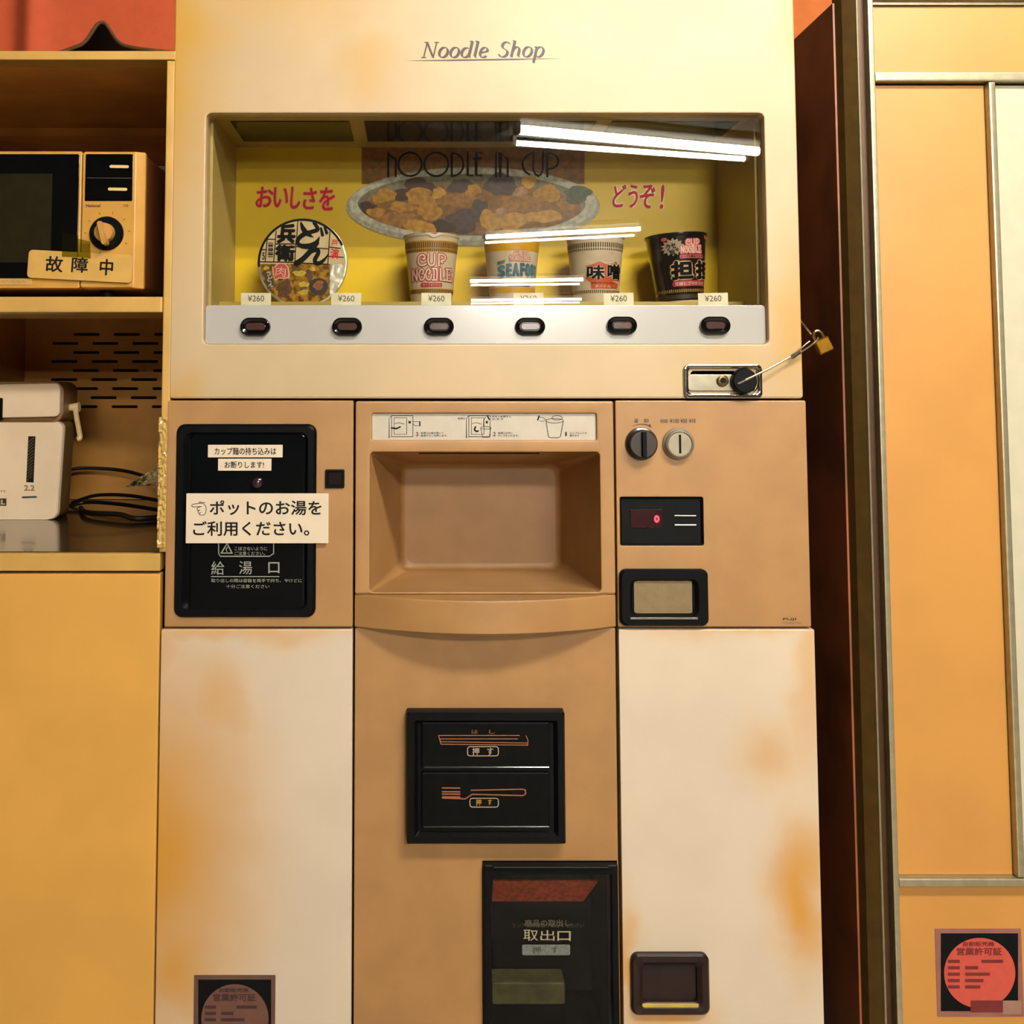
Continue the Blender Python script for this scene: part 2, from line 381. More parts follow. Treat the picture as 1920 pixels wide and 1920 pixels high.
# lettering on the door: broad-nib italic
fl = Flat()
def calligraphy(fl, text, x, base, xh, hx, hy, thin, slant=.24):
    def P(u, v, X): return (X+(u+v*slant)*xh, base-v*xh)
    def arc(cx, cy, rx, ry, a0, a1, X, n=22): return [P(cx+rx*math.cos(R(a0+(a1-a0)*k/n)), cy+ry*math.sin(R(a0+(a1-a0)*k/n)), X) for k in range(n+1)]
    G = {}
    for ch in text:
        if ch == ' ': x += xh*1.05; continue
        S = []; wd = 1.12
        if ch == 'N':
            S = [[P(.12, 0, x), P(.12, 1.48, x)], [P(.12, 1.48, x), P(1.05, 0, x)], [P(1.05, 0, x), P(1.05, 1.48, x)]]
            T = [[P(-.08, 0, x), P(.32, 0, x)], [P(-.12, 1.48, x), P(.2, 1.48, x)], [P(.85, 1.48, x), P(1.25, 1.48, x)]]; wd = 1.5
            fl.nib(S[1], hx, hy, thin)
            for q in (S[0], S[2]): fl.line(q, thin*1.6)
            for q in T: fl.line(q, thin*1.2)
            x += wd*xh; continue
        if ch == 'o': S = [arc(.45, .5, .4, .5, 60, 420, x)]; wd = 1.1
        if ch == 'd': S = [arc(.42, .48, .38, .48, 60, 380, x), [P(.82, 1.6, x), P(.82, .12, x), P(.98, 0, x)], [P(.64, 1.55, x), P(.82, 1.6, x)]]; wd = 1.18
        if ch == 'l': S = [[P(.0, 1.55, x), P(.2, 1.6, x), P(.2, .12, x), P(.36, 0, x)]]; wd = .6
        if ch == 'e': S = [[P(.1, .45, x), P(.72, .6, x)]+arc(.42, .55, .34, .44, 20, 180, x)[1:]+arc(.42, .48, .36, .48, 180, 320, x)]; wd = 1.0
        if ch == 'S': S = [arc(.5, 1.13, .34, .34, 30, 230, x)+arc(.42, .38, .4, .38, 50, -160, x)]; wd = 1.12
        if ch == 'h': S = [[P(.02, 1.55, x), P(.16, 1.6, x), P(.16, 0, x)], [P(.16, .6, x)]+arc(.5, .6, .3, .4, 150, 0, x)+[P(.8, .12, x), P(.96, 0, x)]]; wd = 1.2
        if ch == 'p': S = [[P(0, .92, x), P(.16, 1, x), P(.16, -.55, x)], arc(.5, .5, .38, .5, 160, -170, x)]; wd = 1.12
        for q in S: fl.nib(q, hx, hy, thin)
        x += wd*xh
    return fl
calligraphy(fl, 'Noodle', 792, 108, 19.2, 2.5, 1.2, 1.7); calligraphy(fl, 'Shop', 934, 107, 19.2, 2.5, 1.2, 1.7)
fl.poly([(756, 114), (850, 111.6), (960, 110), (1050, 109.4), (960, 112.6), (850, 114.2)])
pr('lettering', fl, -.0004, M('ink_maroon', (46, 14, 32), .5), door)

# display case behind the glass
zc = pt(910, 214, .03).z; zf = pt(910, 566, .12).z; yb = .268
bx0, bx1 = hx0+.004, hx1-.004
LINER = M('liner_cream', (228, 196, 118), .35, var=.04, scale=10)
for q in (bx0-.012, bx1): build('display_liner', MB().box(q, q+.012, .041, yb, hz0+.02, zc), LINER, vm)
m = MB().box(bx0-.012, bx1+.012, .041, yb, zc, zc+.012); ceil = build('display_ceiling', m, LINER, vm)
for x0, x1 in ((ptz(458, 265, zc).x, ptz(664, 265, zc).x), (ptz(690, 265, zc).x, ptz(1104, 250, zc).x), (ptz(1138, 240, zc).x, ptz(1352, 255, zc).x)):
    m = MB(); m.box(x0, x1, ptz(560, 227, zc).y, ptz(560, 264, zc).y, zc-.0016, zc-.0002)
    build('light_panel', m, M('dark_panel', (34, 33, 26), .12, var=.1, spec=.3), ceil)
m = MB().box(bx0, bx1, .115, yb, hz0+.02, zf); build('display_ledge', m, M('ledge_yellow', (214, 178, 60), .4, var=.05), vm)
YELLOW = M('poster_yellow', (255, 212, 26), .42, var=.04, scale=8, spec=.25, alb=.62)
m = MB().box(bx0-.012, bx1+.012, yb, yb+.008, hz0+.02, zc+.012); back = build('display_backdrop', m, YELLOW, vm)
Yp = yb-.0006
pic = MB(); cols = [(150, 96, 24), (178, 172, 158), (134, 124, 100), (150, 100, 34), (78, 38, 22), (200, 140, 34), (90, 62, 60), (216, 156, 46), (84, 92, 76), (176, 118, 44), (196, 140, 104), (205, 200, 186)]
pmats = [M('print_%s' % n, c, .42, var=.22, scale=90, spec=.25, alb=.72) for n, c in zip(('bronze', 'rim', 'hollow', 'broth', 'darkmeat', 'mustard', 'plum', 'corn', 'seaweed', 'ochre', 'shrimp', 'rimlight'), cols)]
lay = [0]
def ink(i, fl):
    lay[0] += 1; pic.mat(i).flat(fl, onto(Yp-.00006*lay[0]))
ink(0, Flat().rect(678, 268, 1096, 345))
ink(1, Flat().disc(887, 387, 238, 74, 64)); ink(11, Flat().disc(888, 383, 232, 68, 64)); ink(2, Flat().disc(884, 384, 214, 58, 64)); ink(3, Flat().disc(884, 392, 206, 48, 64))
for i, bxl in ((4, [(560, 150, 120, 55), (430, 215, 75, 42), (190, 310, 70, 45), (330, 420, 60, 30)]), (6, [(860, 150, 92, 52), (1150, 140, 105, 92)]),
               (5, [(310, 220, 85, 50), (550, 215, 85, 60), (630, 310, 85, 90), (1480, 205, 110, 55), (440, 300, 90, 40)]), (9, [(850, 250, 140, 55), (370, 390, 150, 55), (1270, 270, 150, 55), (1630, 280, 80, 42)]),
               (8, [(1700, 210, 100, 62), (120, 300, 26, 30)]), (6, [(880, 400, 130, 85), (1000, 320, 55, 85)]), (4, [(740, 440, 90, 45)]), (7, [(560, 440, 110, 48), (1080, 400, 85, 75), (1240, 400, 100, 65), (1440, 370, 150, 45), (700, 200, 50, 40), (1350, 120, 60, 40)]),
               (10, [(1290, 190, 55, 34), (1150, 340, 36, 40)]), (9, [(1410, 270, 50, 48)]), (5, [(950, 180, 60, 40), (250, 340, 60, 40)])):
    for k, (x, y, rx, ry) in enumerate(bxl): ink(i, Flat().blob(640+x/3.84, 310+y/3.84, rx/3.84, ry/3.84, int(x*7+y)))
# near rim of the bowl, over the food
def crescent(x, y, rx, ry, x2, y2, rx2, ry2):
    n = 40; a = [(x+rx*math.cos(R(180-180*k/n)), y+ry*math.sin(R(180-180*k/n))) for k in range(n+1)]
    b = [(x2+rx2*math.cos(R(180*k/n)), y2+ry2*math.sin(R(180*k/n))) for k in range(n+1)]
    f = Flat(); f.add(a+b[::-1], [(i, i+1, n+1+i+1, n+1+i) for i in range(n)]); return f
ink(1, crescent(887, 387, 238, 74, 885, 380, 214, 62)); ink(11, crescent(887, 383, 232, 68, 885, 380, 214, 62))
build('bowl_picture', pic, pmats, back, 0)
fl = Flat(); fl2 = Flat(); halo2 = Flat()
for k, (ch, x0, x1, y0, y1) in enumerate((('お', 479, 513, 350, 389), ('い', 513, 540, 351, 389), ('し', 544, 563, 350, 392), ('さ', 568, 594, 352, 393), ('を', 598, 628, 351, 395))): fl.text(ch, x0, y0, x1, y1, .018, shear=.12)
for ch, x0, x1, y0, y1 in (('ど', 1148, 1175, 346, 389), ('う', 1178, 1196, 346, 390), ('ぞ', 1200, 1229, 346, 391), ('!', 1237, 1246, 346, 392)): fl2.text(ch, x0, y0, x1, y1, .018, shear=.12)
halo = Flat()
for ch, x0, x1, y0, y1 in (('お', 478, 514, 349, 390), ('い', 512, 541, 350, 390), ('し', 543, 564, 349, 393), ('さ', 567, 595, 351, 394), ('を', 597, 629, 350, 396)): halo.text(ch, x0, y0, x1, y1, .05, shear=.12)
for ch, x0, x1, y0, y1 in (('ど', 1147, 1176, 345, 390), ('う', 1177, 1197, 345, 391), ('ぞ', 1199, 1230, 345, 392), ('!', 1236, 1247, 345, 393)): halo2.text(ch, x0, y0, x1, y1, .05, shear=.12)
pr('lettering_outline', halo2, Yp-.0002, M('ink_pink', (238, 170, 120), .3), back); pr('lettering', fl2, Yp-.0006, INKR, back, label='red brush lettering')
pr('lettering_outline', halo, Yp-.0002, M('ink_pink', (238, 170, 120), .3), back)
pr('lettering', fl, Yp-.0006, INKR, back, label='red brush lettering')
fl = Flat(); W = 3.6
fl.line([(728, 331), (728, 286)], W).line([(728, 289), (742, 299), (742, 331)], W)
fl.ellipse(769, 308, 22, 22, W).ellipse(818, 308, 22.5, 22, W)
fl.line([(847, 330), (847, 287)]+[(848+21*math.sin(R(a)), 308.5-21.5*math.cos(R(a))) for a in range(0, 181, 12)], W)
fl.line([(877, 285), (877, 329), (886, 329)], W).line([(903, 287), (893, 287), (893, 329), (903, 329)], W).line([(888, 297), (903, 297)], W)
pr('title_lettering', fl, Yp-.0032, M('ink_title', (6, 14, 22), .5, spec=.1), back); fl = Flat()
fl.line([(930, 285), (930, 331)], W).line([(938, 331), (938, 286), (952, 298), (952, 331)], W)
pr('title_lettering', fl, Yp-.0032, M('ink_title', (6, 14, 22), .5, spec=.1), back); fl = Flat()
fl.line([(1000, 287)]+[(1003-23*math.sin(R(a)), 308-21*math.cos(R(a))) for a in range(10, 160, 12)], W)
fl.line([(1000, 285), (1000, 318), (1004, 327), (1009, 330), (1014, 327), (1018, 318), (1018, 285)], W)
fl.line([(1026, 331), (1026, 287)]+[(1027+20*math.sin(R(a)), 302-15*math.cos(R(a))) for a in range(0, 181, 15)], W)
pr('title_lettering', fl, Yp-.0032, M('ink_title', (6, 14, 22), .5, spec=.1), back)

# selection strip with its six buttons
sx0, sx1, sz0, sz1 = rc(381, 571, 1439, 645)
PANEL = M('selection_grey', (212, 208, 202), .2, var=.02, scale=8, coat=.3)
m = MB().slab(hx0+.0005, hx1-.0005, hz0+.0005, sz1, .012, .03, .007, .001); strip = build('selection_panel', m, PANEL, vm)
bp_ = None
for k, cx in enumerate((479, 651, 823, 994, 1166, 1341)):
    c = pt(cx, 612.5 if k < 4 else 610.5, .008)
    if bp_ is None:
        m = MB()
        def pill(h, y, i): return [(c.x+x, y, c.z+z) for x, z in rrect(-.0257+i, .0257-i, -.0157+i, .0157-i, .0157-i, 10)]
        m.loft([pill(0, .0125, 0), pill(0, .005, .0006), pill(0, .0035, .003), pill(0, .006, .0075), pill(0, .007, .0085)], True, True)
        bp_ = build('selection_button', m, M('button_black', (14, 14, 16), .12, coat=.5), vm)
        m = MB(); m.loft([[(c.x+x, y, c.z+z) for x, z in rrect(-.0165+i, .0165-i, -.0062+i, .0062-i, .0062-i, 8)] for y, i in ((.0068, 0), (.0045, 0), (.0035, .0012))])
        ln = build('button_lens', m, M('button_brown', (84, 56, 50), .15, coat=.5), bp_); c0 = c.copy()
    else:
        o = bp_.copy(); COL.objects.link(o); o.parent = vm; o.location = c-c0
        q = ln.copy(); COL.objects.link(q); q.parent = o
m = MB().box(hx0+.0005, hx1-.0005, .012, .016, sz1+.0003, hz1-.0005)
build('display_glass', m, glass_mat('pane', (.96, .965, .93), .05), vm)

# chrome lock recess
lx0, lx1, lz0, lz1 = rc(1281, 683, 1428, 747)
m = MB(); m.plate(rrect(lx0, lx1, lz0, lz1, .009), [rrect(lx0+.008, lx1-.007, lz0+.008, lz1-.007, .006)], -.005, .0, .002)
m2 = [[(x, y, z) for x, z in rrect(lx0+.008+i, lx1-.007-i, lz0+.008+i, lz1-.007-i, .006)] for y, i in ((-.003, -.0005), (.001, .0), (.0, .004))]
m.loft(m2, False, True)
lk = build('door_lock', m, CHROME, vm)
ax0, ax1, az0, az1 = rc(1289, 702, 1376, 733)
build('lock_handle', MB().slab(ax0, ax1, az0, az1, -.0035, .0, .006, .001), M('chrome_matt', (205, 196, 170), .3, .8), lk)
c = pt(1354, 714, -.003)
m = MB(); m.lathe([(.0095, .0), (.0095, -.0055), (.008, -.0065), (.005, -.0065), (.005, -.001)], 24, 'y', c, False, True); build('keyhole', m, M('keyhole_ring', (120, 96, 52), .3, .6), lk)
build('keyhole_core', MB().lathe([(.0042, -.0066), (.0042, -.002)], 16, 'y', c), BLM, lk)
c = pt(1393, 714, -.006)
build('lock_knob', MB().lathe([(.0205, .004), (.0205, -.010), (.0185, -.0125), (.0, -.0125)], 32, 'y', c, False, False), BL, lk)
m = MB(); m.tube([c+Vector((.0235*math.cos(R(a)), -.010, .0235*math.sin(R(a)))) for a in range(-80, 50, 10)], .0012, 6); build('knob_ring', m, CHROME, lk)
m = MB(); d = Vector((.9, 0, .42)).normalized(); m.tube([c-d*.014+Vector((0, -.0135, 0)), c+d*.014+Vector((0, -.0135, 0))], .0022, 6); build('knob_bar', m, M('bar_brown', (70, 56, 34), .4), lk)

# ---- middle band
def sheet(name, x0, x1, z0, z1, holes, mat, y0=0, y1=.03, r=.003, b=.0022):
    return build(name, MB().plate(rrect(x0, x1, z0, z1, r, 3), holes, y0, y1, b), mat, vm)
g = .0016
wx0, wx1, wz0, wz1 = rc(329, 796, 592, 1157)
lp = sheet('left_panel', XL-.002, XA-g, Z2+g, Z1-g, [rrect(wx0, wx1, wz0, wz1, .014)], BROWN)
dx0, dx1, dz0, dz1 = rc(1163, 932, 1319, 1023); kx0, kx1, kz0, kz1 = rc(1161, 1066, 1326, 1172)
rp = sheet('coin_panel', XB+g, XR+.004, Z2+g, Z1-g, [rrect(dx0, dx1, dz0, dz1, .003)], BROWN)
# hot water hatch
m = MB(); m.loft([[(x, y, z) for x, z in rrect(wx0+.0008+i, wx1-.0008-i, wz0+.0008+i, wz1-.0008-i, .013)] for y, i in ((.03, 0), (-.003, 0), (-.006, .003), (-.006, .012), (.004, .019), (.004, .024))], True, False)
hatch = build('water_hatch', m, BL, vm)
vx0, vx1, vz0, vz1 = rc(356, 812, 573, 1150)
m = MB().slab(vx0, vx1, vz0, vz1, -.003, .02, .01, .004); hd = build('hatch_door', m, M('smoked_black', (12, 15, 18), .08, var=.2, scale=6, spec=.16), hatch)
fl = Flat(); fl.text('給', 396, 1052, 421, 1078, .008).text('湯', 448, 1052, 473, 1077, .008).text('口', 503, 1054, 524, 1075, .012)
fl.line([(396, 1081), (523, 1081)], 1.6)
fl.text('取り出しの際は容器を両手で持ち、やけどに', 396, 1085, 566, 1092).text('十分ご注意ください', 424, 1096, 505, 1103)
q = [(410, 1018), (410, 1038), (413, 1043), (505, 1043), (513, 1038), (513, 1018)]; fl.line(q, 1.8)
fl.line([(415, 1037), (426, 1019), (435, 1037)], 2.2, True)
fl.text('こぼさないように', 440, 1025, 501, 1032).text('ご注意ください。', 440, 1034, 497, 1041).line([(425.5, 1034), (424, 1030), (427, 1026)], 1.6)
pr('hatch_lettering', fl, -.0034, INKW, hd)
c = pt(483, 905, -.003); build('hatch_glint', MB().lathe([(.009, .001), (.008, -.007), (.005, -.009), (0, -.009)], 24, 'y', c, False, False), M('glint_plum', (62, 38, 46), .15, coat=.6), hd)  # purple glint reflected in the smoked door, modelled as a small raised button
qx0, qx1, qz0, qz1 = rc(610, 880, 646, 915)
m = MB(); m.loft([[(x, y, z) for x, z in rrect(qx0+i, qx1-i, qz0+i, qz1-i, .002)] for y, i in ((.004, 0), (-.003, 0), (-.004, .001), (-.004, .003), (-.001, .004))]); pb = build('water_button', m, BLM, vm)
build('button_face', MB().slab(qx0+.005, qx1-.005, qz0+.005, qz1-.005, -.0025, .0, .001, .0008), M('button_plum', (26, 15, 17), .4, spec=.1), pb)

# centre module: instruction strip, recess, bulging lip
ix0, ix1, iz0, iz1 = rc(698, 775, 1118, 825); tx0, tx1, tz0, tz1 = rc(694, 848, 1125, 1109)
zl1 = pt(667, 1114).z; zl0 = pt(667, 1177).z
cm = build('centre_module', MB().plate(rrect(XA+g, XB-g, zl1, Z1-g-.001, .004, 3), [rrect(ix0, ix1, iz0, iz1, .003), rrect(tx0, tx1, tz0, tz1+.0002, .006)], -.003, .02, .003), BROWN, vm)
m = MB().box(ix0-.004, ix1+.004, .003, .006, iz0-.004, iz1+.004)
ins = build('instruction_strip', m, M('strip_paper', (232, 220, 200), .35, var=.03, coat=.3), cm)
Yi = .0026
def I(x, y): return (670+x/4.085, 760+y/4.085)
drw = [Flat(), Flat(), Flat()]
fl = drw[0]
def L(ps, w=1.0): fl.line([I(*p) for p in ps], w)
for dx, fl in ((0, drw[0]), (592, drw[1])):
    L([(262+dx, 80), (425+dx, 80), (425+dx, 240), (262+dx, 240), (262+dx, 80)]); L([(282+dx, 95), (378+dx, 95), (378+dx, 222), (282+dx, 222), (282+dx, 95)], .8); L([(244+dx, 100), (262+dx, 80)], .8); L([(244+dx, 100), (244+dx, 250), (262+dx, 240)], .8); L([(288+dx, 140), (320+dx, 132), (360+dx, 144)], .8)
fl = drw[0]; fl.rect(*I(392, 120), *I(410, 138)); fl.line([I(262, 172), I(300, 178), I(328, 165)], 2.8)
L([(425, 140), (440, 155), (470, 155)], .8); L([(425, 125), (470, 125)], .8); fl.rect(*I(474, 122), *I(484, 160))
fl = drw[1]; fl.rect(*I(984, 120), *I(1000, 138)); fl.line(smooth_path([I(905, 165), I(898, 185), I(910, 198), I(925, 196)]), 3); fl.line([I(996, 80), I(1010, 108)], 2.4)
L([(945, 172), (960, 245), (1010, 245), (1024, 172)], .8); fl.ellipse(*I(984, 172), 40/4.085, 10/4.085, .8); L([(966, 160), (968, 110), (985, 90)], .8)
fl = drw[2]
L([(1446, 125), (1464, 240), (1478, 248), (1540, 248), (1556, 238), (1578, 120)], 1.2); fl.ellipse(*I(1512, 118), 66/4.085, 17/4.085, 1.0); fl.ellipse(*I(1530, 96), 40/4.085, 17/4.085, 1.0); fl.line([I(1382, 112), I(1392, 82)], 2.6); L([(1394, 90), (1420, 92), (1446, 110)], .8); L([(1396, 118), (1420, 124), (1444, 112)], .8)
fl = Flat()
for rows in ((('給湯口の扉を閉じて', 486, 204, 660, 220), ('給湯ボタンを押します。', 486, 224, 690, 240)), (('給湯口の中に', 1078, 204, 1190, 220), ('カップを入れます。', 1078, 224, 1236, 240), ('2', 1040, 204, 1060, 236)),
             (('カップのふたを', 1628, 204, 1758, 220), ('開きます', 1628, 224, 1700, 240), ('1', 1592, 204, 1604, 236)), (('給湯口', 770, 92, 824, 108),), (('ボタンを押すと', 1030, 78, 1178, 94), ('出ます', 1030, 98, 1122, 112))):
    fl = Flat()
    for (s, x0, y0, x1, y1) in rows: fl.text(s, *I(x0, y0), *I(x1, y1), .012)
    pr('step_lettering', fl, Yi, INK, ins)
for fq in drw: pr('step_drawing', fq, Yi, INK, ins)
pr('step_number', Flat().text('3', *I(448, 204), *I(468, 238), .02), Yi, M('ink_wine', (130, 26, 60), .5), ins)
m = MB(); rings = []
tb = [rc(750, 868, 1053, 1066, .2)]
for k in range(9):
    t = k/8; y = -.001+.201*t; e = t
    X0 = tx0+(tb[0][0]-tx0)*e; X1 = tx1+(tb[0][1]-tx1)*e; ZZ0 = tz0+.0002*e; ZZ1 = tz1+(tb[0][3]-tz1)*e
    rings.append([(x, y, z) for x, z in rrect(X0, X1, ZZ0, ZZ1, .004+.014*t, 6)])
a, b_, c_, d_ = X0, X1, ZZ0, ZZ1
for i, y in ((.004, .207), (.012, .212)): rings.append([(x, y, z) for x, z in rrect(a+i, b_-i, c_+i, d_-i, .018, 6)])
m.loft(rings, False, True); tray = build('pick_up_recess', m, BROWN, cm)
sx = rc(785, 849, 1010, 853, .02); build('recess_slot', MB().box(sx[0], sx[1], .01, .03, tz1-.0035, tz1-.0012), BLM, tray)
# lip
n = 28; bul = .056; pts_ = [(XA+g+(XB-XA-2*g)*k/n, .002-bul*(1-(2*k/n-1)**2)) for k in range(n+1)]+[(XB-g, .02), (XA+g, .02)]
m = MB(); rings = []
cxm = (XA+XB)/2
for z, i in ((zl0, .0025), (zl0+.0025, 0), (zl1-.004, 0), (zl1-.001, .001), (zl1, .004)):
    rings.append([(cxm+(x-cxm)*(1-i*2), y+(i if y < .01 else 0), z) for x, y in pts_])
m.loft(rings); build('recess_lip', m, BROWN, cm)

# coin panel fittings
kn = pt(1203, 832, -.002)
m = MB(); m.lathe([(.0275, .002), (.0265, -.0025), (.0235, -.004), (.0235, -.014), (.0215, -.016), (0, -.016)], 40, 'y', kn, False, False); kb = build('return_knob', m, M('knob_dark', (52, 40, 30), .3, coat=.3), vm)
m = MB().slab(kn.x-.0035, kn.x+.0035, kn.z-.021, kn.z+.021, kn.y-.024, kn.y-.01, .002, .001); build('knob_grip', m, BL, kb)
cs = pt(1272, 832, -.002)
m = MB(); m.lathe([(.027, .003), (.026, -.003), (.0235, -.005), (.023, -.0105), (.0205, -.0125), (.019, -.0105), (.0, -.0105)], 40, 'y', cs, False, False); cb = build('coin_slot', m, M('coin_metal', (196, 184, 160), .3, .55, alb=.55), vm)
build('slot_opening', MB().box(cs.x-.0018, cs.x+.0018, cs.y-.0112, cs.y-.008, cs.z-.0155, cs.z+.0155), BLM, cb)
fl = Flat(); fl.text('返', 1189, 785, 1197, 793, .02).text('却', 1207, 785, 1216, 793, .02).line([(1186+2*k, 799-3.6*math.sin(R(180*k/17))) for k in range(16)], [.8+.09*k for k in range(16)])
fl.poly([(1222, 802), (1214, 798.5), (1219, 795)])
pr('return_lettering', fl, -.0004, M('ink_brown', (60, 42, 28), .6), rp); fl = Flat()
fl.text('¥500', 1238, 786, 1252, 793, .015).text('¥100', 1256, 785, 1273, 793, .015).text('¥50', 1276, 785, 1288, 793, .015).text('¥10', 1292, 785, 1304, 793, .015)
pr('coin_lettering', fl, -.0004, M('ink_brown', (60, 42, 28), .6), rp)
pr('brand_mark', Flat().text('FUJI', 1468, 1158.5, 1493, 1164, .05), -.0004, M('ink_brown', (60, 42, 28)), rp)
fl = Flat().text('FUJI ELECTRIC', 1468, 1166.5, 1504, 1170.5, .02); pr('maker_lettering', fl, -.0004, M('ink_worn', (150, 112, 70), .6), rp)
m = MB(); m.loft([[(x, y, z) for x, z in rrect(dx0+.0003+i, dx1-.0003-i, dz0+.0003+i, dz1-.0003-i, .0028)] for y, i in ((.03, 0), (.001, 0), (.004, .002), (.006, .003))]); ds = build('price_display', m, BLM, vm)
e0, e1, e2, e3 = rc(1182, 955, 1242, 990, .006); build('display_filter', MB().slab(e0, e1, e2, e3, .0045, .0062, .001, .0004), M('filter_red', (46, 6, 14), .25, spec=.2, emit=((120, 10, 20), .02)), ds)
fl = Flat().ellipse(1231.5, 973, 3.2, 5.2, 3.6, 20); pr('display_digit', fl, .0042, M('digit_glow', (255, 60, 80), .5, emit=((255, 40, 70), 1.6)), ds, label='glowing red zero')
for y, b in ((967, .0010), (984.5, .0014)):
    p, q = pt(1265, y, .004), pt(1305, y, .004); build('bill_slot_edge', MB().tube([p, q], b, 6), M('edge_metal', (190, 186, 170), .3, .5), ds)
m = MB(); m.loft([[(x, y, z) for x, z in rrect(kx0+i, kx1-i, kz0+i, kz1-i, .011)] for y, i in ((.004, 0), (-.006, 0), (-.009, .003), (-.009, .016), (-.001, .021), (-.001, .026))], True, True); bw = build('coin_window', m, BL, vm)
o0, o1, o2, o3 = rc(1188, 1084, 1297, 1154); build('window_panel', MB().slab(o0, o1, o2, o3, -.003, .0, .001, .0006), M('window_tan', (152, 128, 84), .5, var=.06, scale=60, bump=.3, bscale=500), bw)
build('window_sill', MB().slab(o0-.008, o1+.007, o2-.0045, o2-.001, -.0105, -.001, .001, .0006), M('sill_metal', (150, 146, 132), .25, .6), bw)

# ---- lower panels
fx0, fx1, fz0, fz1 = rc(906, 1617, 1160, 2010)
sheet('left_lower_door', XL-.007, XA-g, ZB, Z2-g, [], CREAM2)
ux0, ux1, uz0, uz1 = rc(1182, 1784, 1328, 1899)
sheet('right_lower_door', XB+g+.001, XR+.009, ZB, Z2-g, [rrect(ux0+.006, ux1-.006, uz0+.006, uz1-.006, .01)], CREAM2)
sheet('centre_lower_panel', XA+g, XB-g, ZB, zl0-.001, [rrect(fx0, min(fx1, XB-.004), fz0, fz1, .001, 2)], BROWN, .004, .03)
build('seam_backing', MB().box(XA-.02, XA+.02, .031, .034, ZB, Z2).box(XB-.02, XB+.003, .031, .034, ZB+.3, Z2).box(XA-.02, XA+.02, .031, .034, Z2, Z1+.02), SEAM, vm)
# cutlery dispenser
px0, px1, pz0, pz1 = rc(763, 1334, 1059, 1580, -.012)
m = MB(); m.loft([[(x, y, z) for x, z in rrect(px0+i, px1-i, pz0+i, pz1-i, .003)] for y, i in ((.008, -.001), (-.016, 0), (-.020, .003), (-.020, .012), (-.012, .018), (-.012, .022))]); cd_ = build('cutlery_dispenser', m, BL, vm)
PAN = M('dispenser_black', (14, 15, 15), .4, var=.2, scale=60, spec=.07)
COP = M('ink_copper', (176, 112, 66), .5); PALE = M('ink_cream', (214, 190, 165), .5); GOLD = M('ink_gold', (214, 160, 50), .5)
y_ = -.012
p0 = rc(790, 1352, 1030, 1438, y_); f1 = build('push_flap', MB().slab(p0[0], p0[1], p0[2], p0[3], -.0175, -.011, .003, .003), PAN, cd_)
p1 = rc(790, 1446, 1030, 1549, y_); f2 = build('push_flap', MB().slab(p1[0], p1[1], p1[2], p1[3], -.0175, -.011, .003, .003), PAN, cd_)
for pp in (p0, p1):
    build('flap_ridge', MB().tube([Vector((pp[0]+.004, -.0185, pp[2]+.002)), Vector((pp[1]-.002, -.0185, pp[2]+.002))], .0016, 8), M('ridge_gloss', (26, 27, 27), .14, coat=.6), f1 if pp is p0 else f2)
def C(x, y): return (740+x/5.647, 1310+y/5.647)
fl = Flat(); fl.text('は', *C(815, 330), *C(882, 372), .01).text('し', *C(1000, 330), *C(1062, 372), .01)
for a, b in (((465, 390), (1320, 390)), ((475, 426), (1300, 426)), ((480, 455), (1410, 470)), ((490, 482), (1410, 492)), ((465, 390), (490, 478)), ((1390, 392), (1412, 440)), ((1412, 440), (1408, 492))): fl.line([C(*a), C(*b)], 1.7)
pr('chopsticks_drawing', fl, -.0179, COP, f1)
fl = Flat().line([C(x, y) for x, y in rrect(772, 1098, 508, 606, 26, 4)], 1.6, True).text('押', *C(822, 520), *C(895, 598), .014).text('す', *C(978, 520), *C(1045, 598), .014); pr('push_lettering', fl, -.0179, PALE, f1)
fl = Flat()
for y in (945, 985, 1010, 1040): fl.line([C(505, y), C(690, y+2)], 2.6)
fl.line([C(505, 1052), C(750, 1060), C(820, 1012), C(1360, 1026), C(1388, 1005), C(1382, 965), C(1350, 958), C(810, 970)], 2.2)
pr('fork_drawing', fl, -.0179, COP, f2)
fl = Flat().line([C(x, y) for x, y in rrect(797, 1098, 1055, 1148, 26, 4)], 1.6, True); pr('push_frame', fl, -.0179, PALE, f2)
fl = Flat().text('押', *C(860, 1066), *C(918, 1132), .014).text('す', *C(985, 1066), *C(1030, 1126), .014); pr('push_lettering', fl, -.0179, GOLD, f2)
# take-out door
fX1 = min(fx1, XB-.004)
m = MB(); m.plate(rrect(fx0+.0005, fX1-.0005, fz0, fz1-.0005, .003, 3), [rrect(fx0+.013, fX1-.012, fz0+.02, fz1-.016, .002, 3)], -.008, .03, .002); td = build('take_out_door', m, BL, vm)
m = MB().box(fx0+.004, fx0+.008, .03, .22, fz0, fz1).box(fX1-.008, fX1-.004, .03, .22, fz0, fz1).box(fx0+.004, fX1-.004, .216, .22, fz0, fz1).box(fx0+.004, fX1-.004, .03, .22, fz1-.004, fz1).box(fx0+.004, fX1-.004, .03, .22, fz0, fz0+.004)
build('chute_lining', m, BLM, td)
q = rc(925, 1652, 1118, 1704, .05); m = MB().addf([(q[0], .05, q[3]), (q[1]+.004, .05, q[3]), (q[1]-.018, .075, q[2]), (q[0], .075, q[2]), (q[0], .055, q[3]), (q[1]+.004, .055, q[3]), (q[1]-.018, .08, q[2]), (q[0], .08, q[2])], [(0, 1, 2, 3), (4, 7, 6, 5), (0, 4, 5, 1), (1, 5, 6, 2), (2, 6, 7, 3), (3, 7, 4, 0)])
build('red_reflection', m, M('reflection_red', (224, 92, 48), .6, var=.3, scale=120, alb=.62), td)  # red-brown reflection on the flap, modelled as a coloured panel behind it
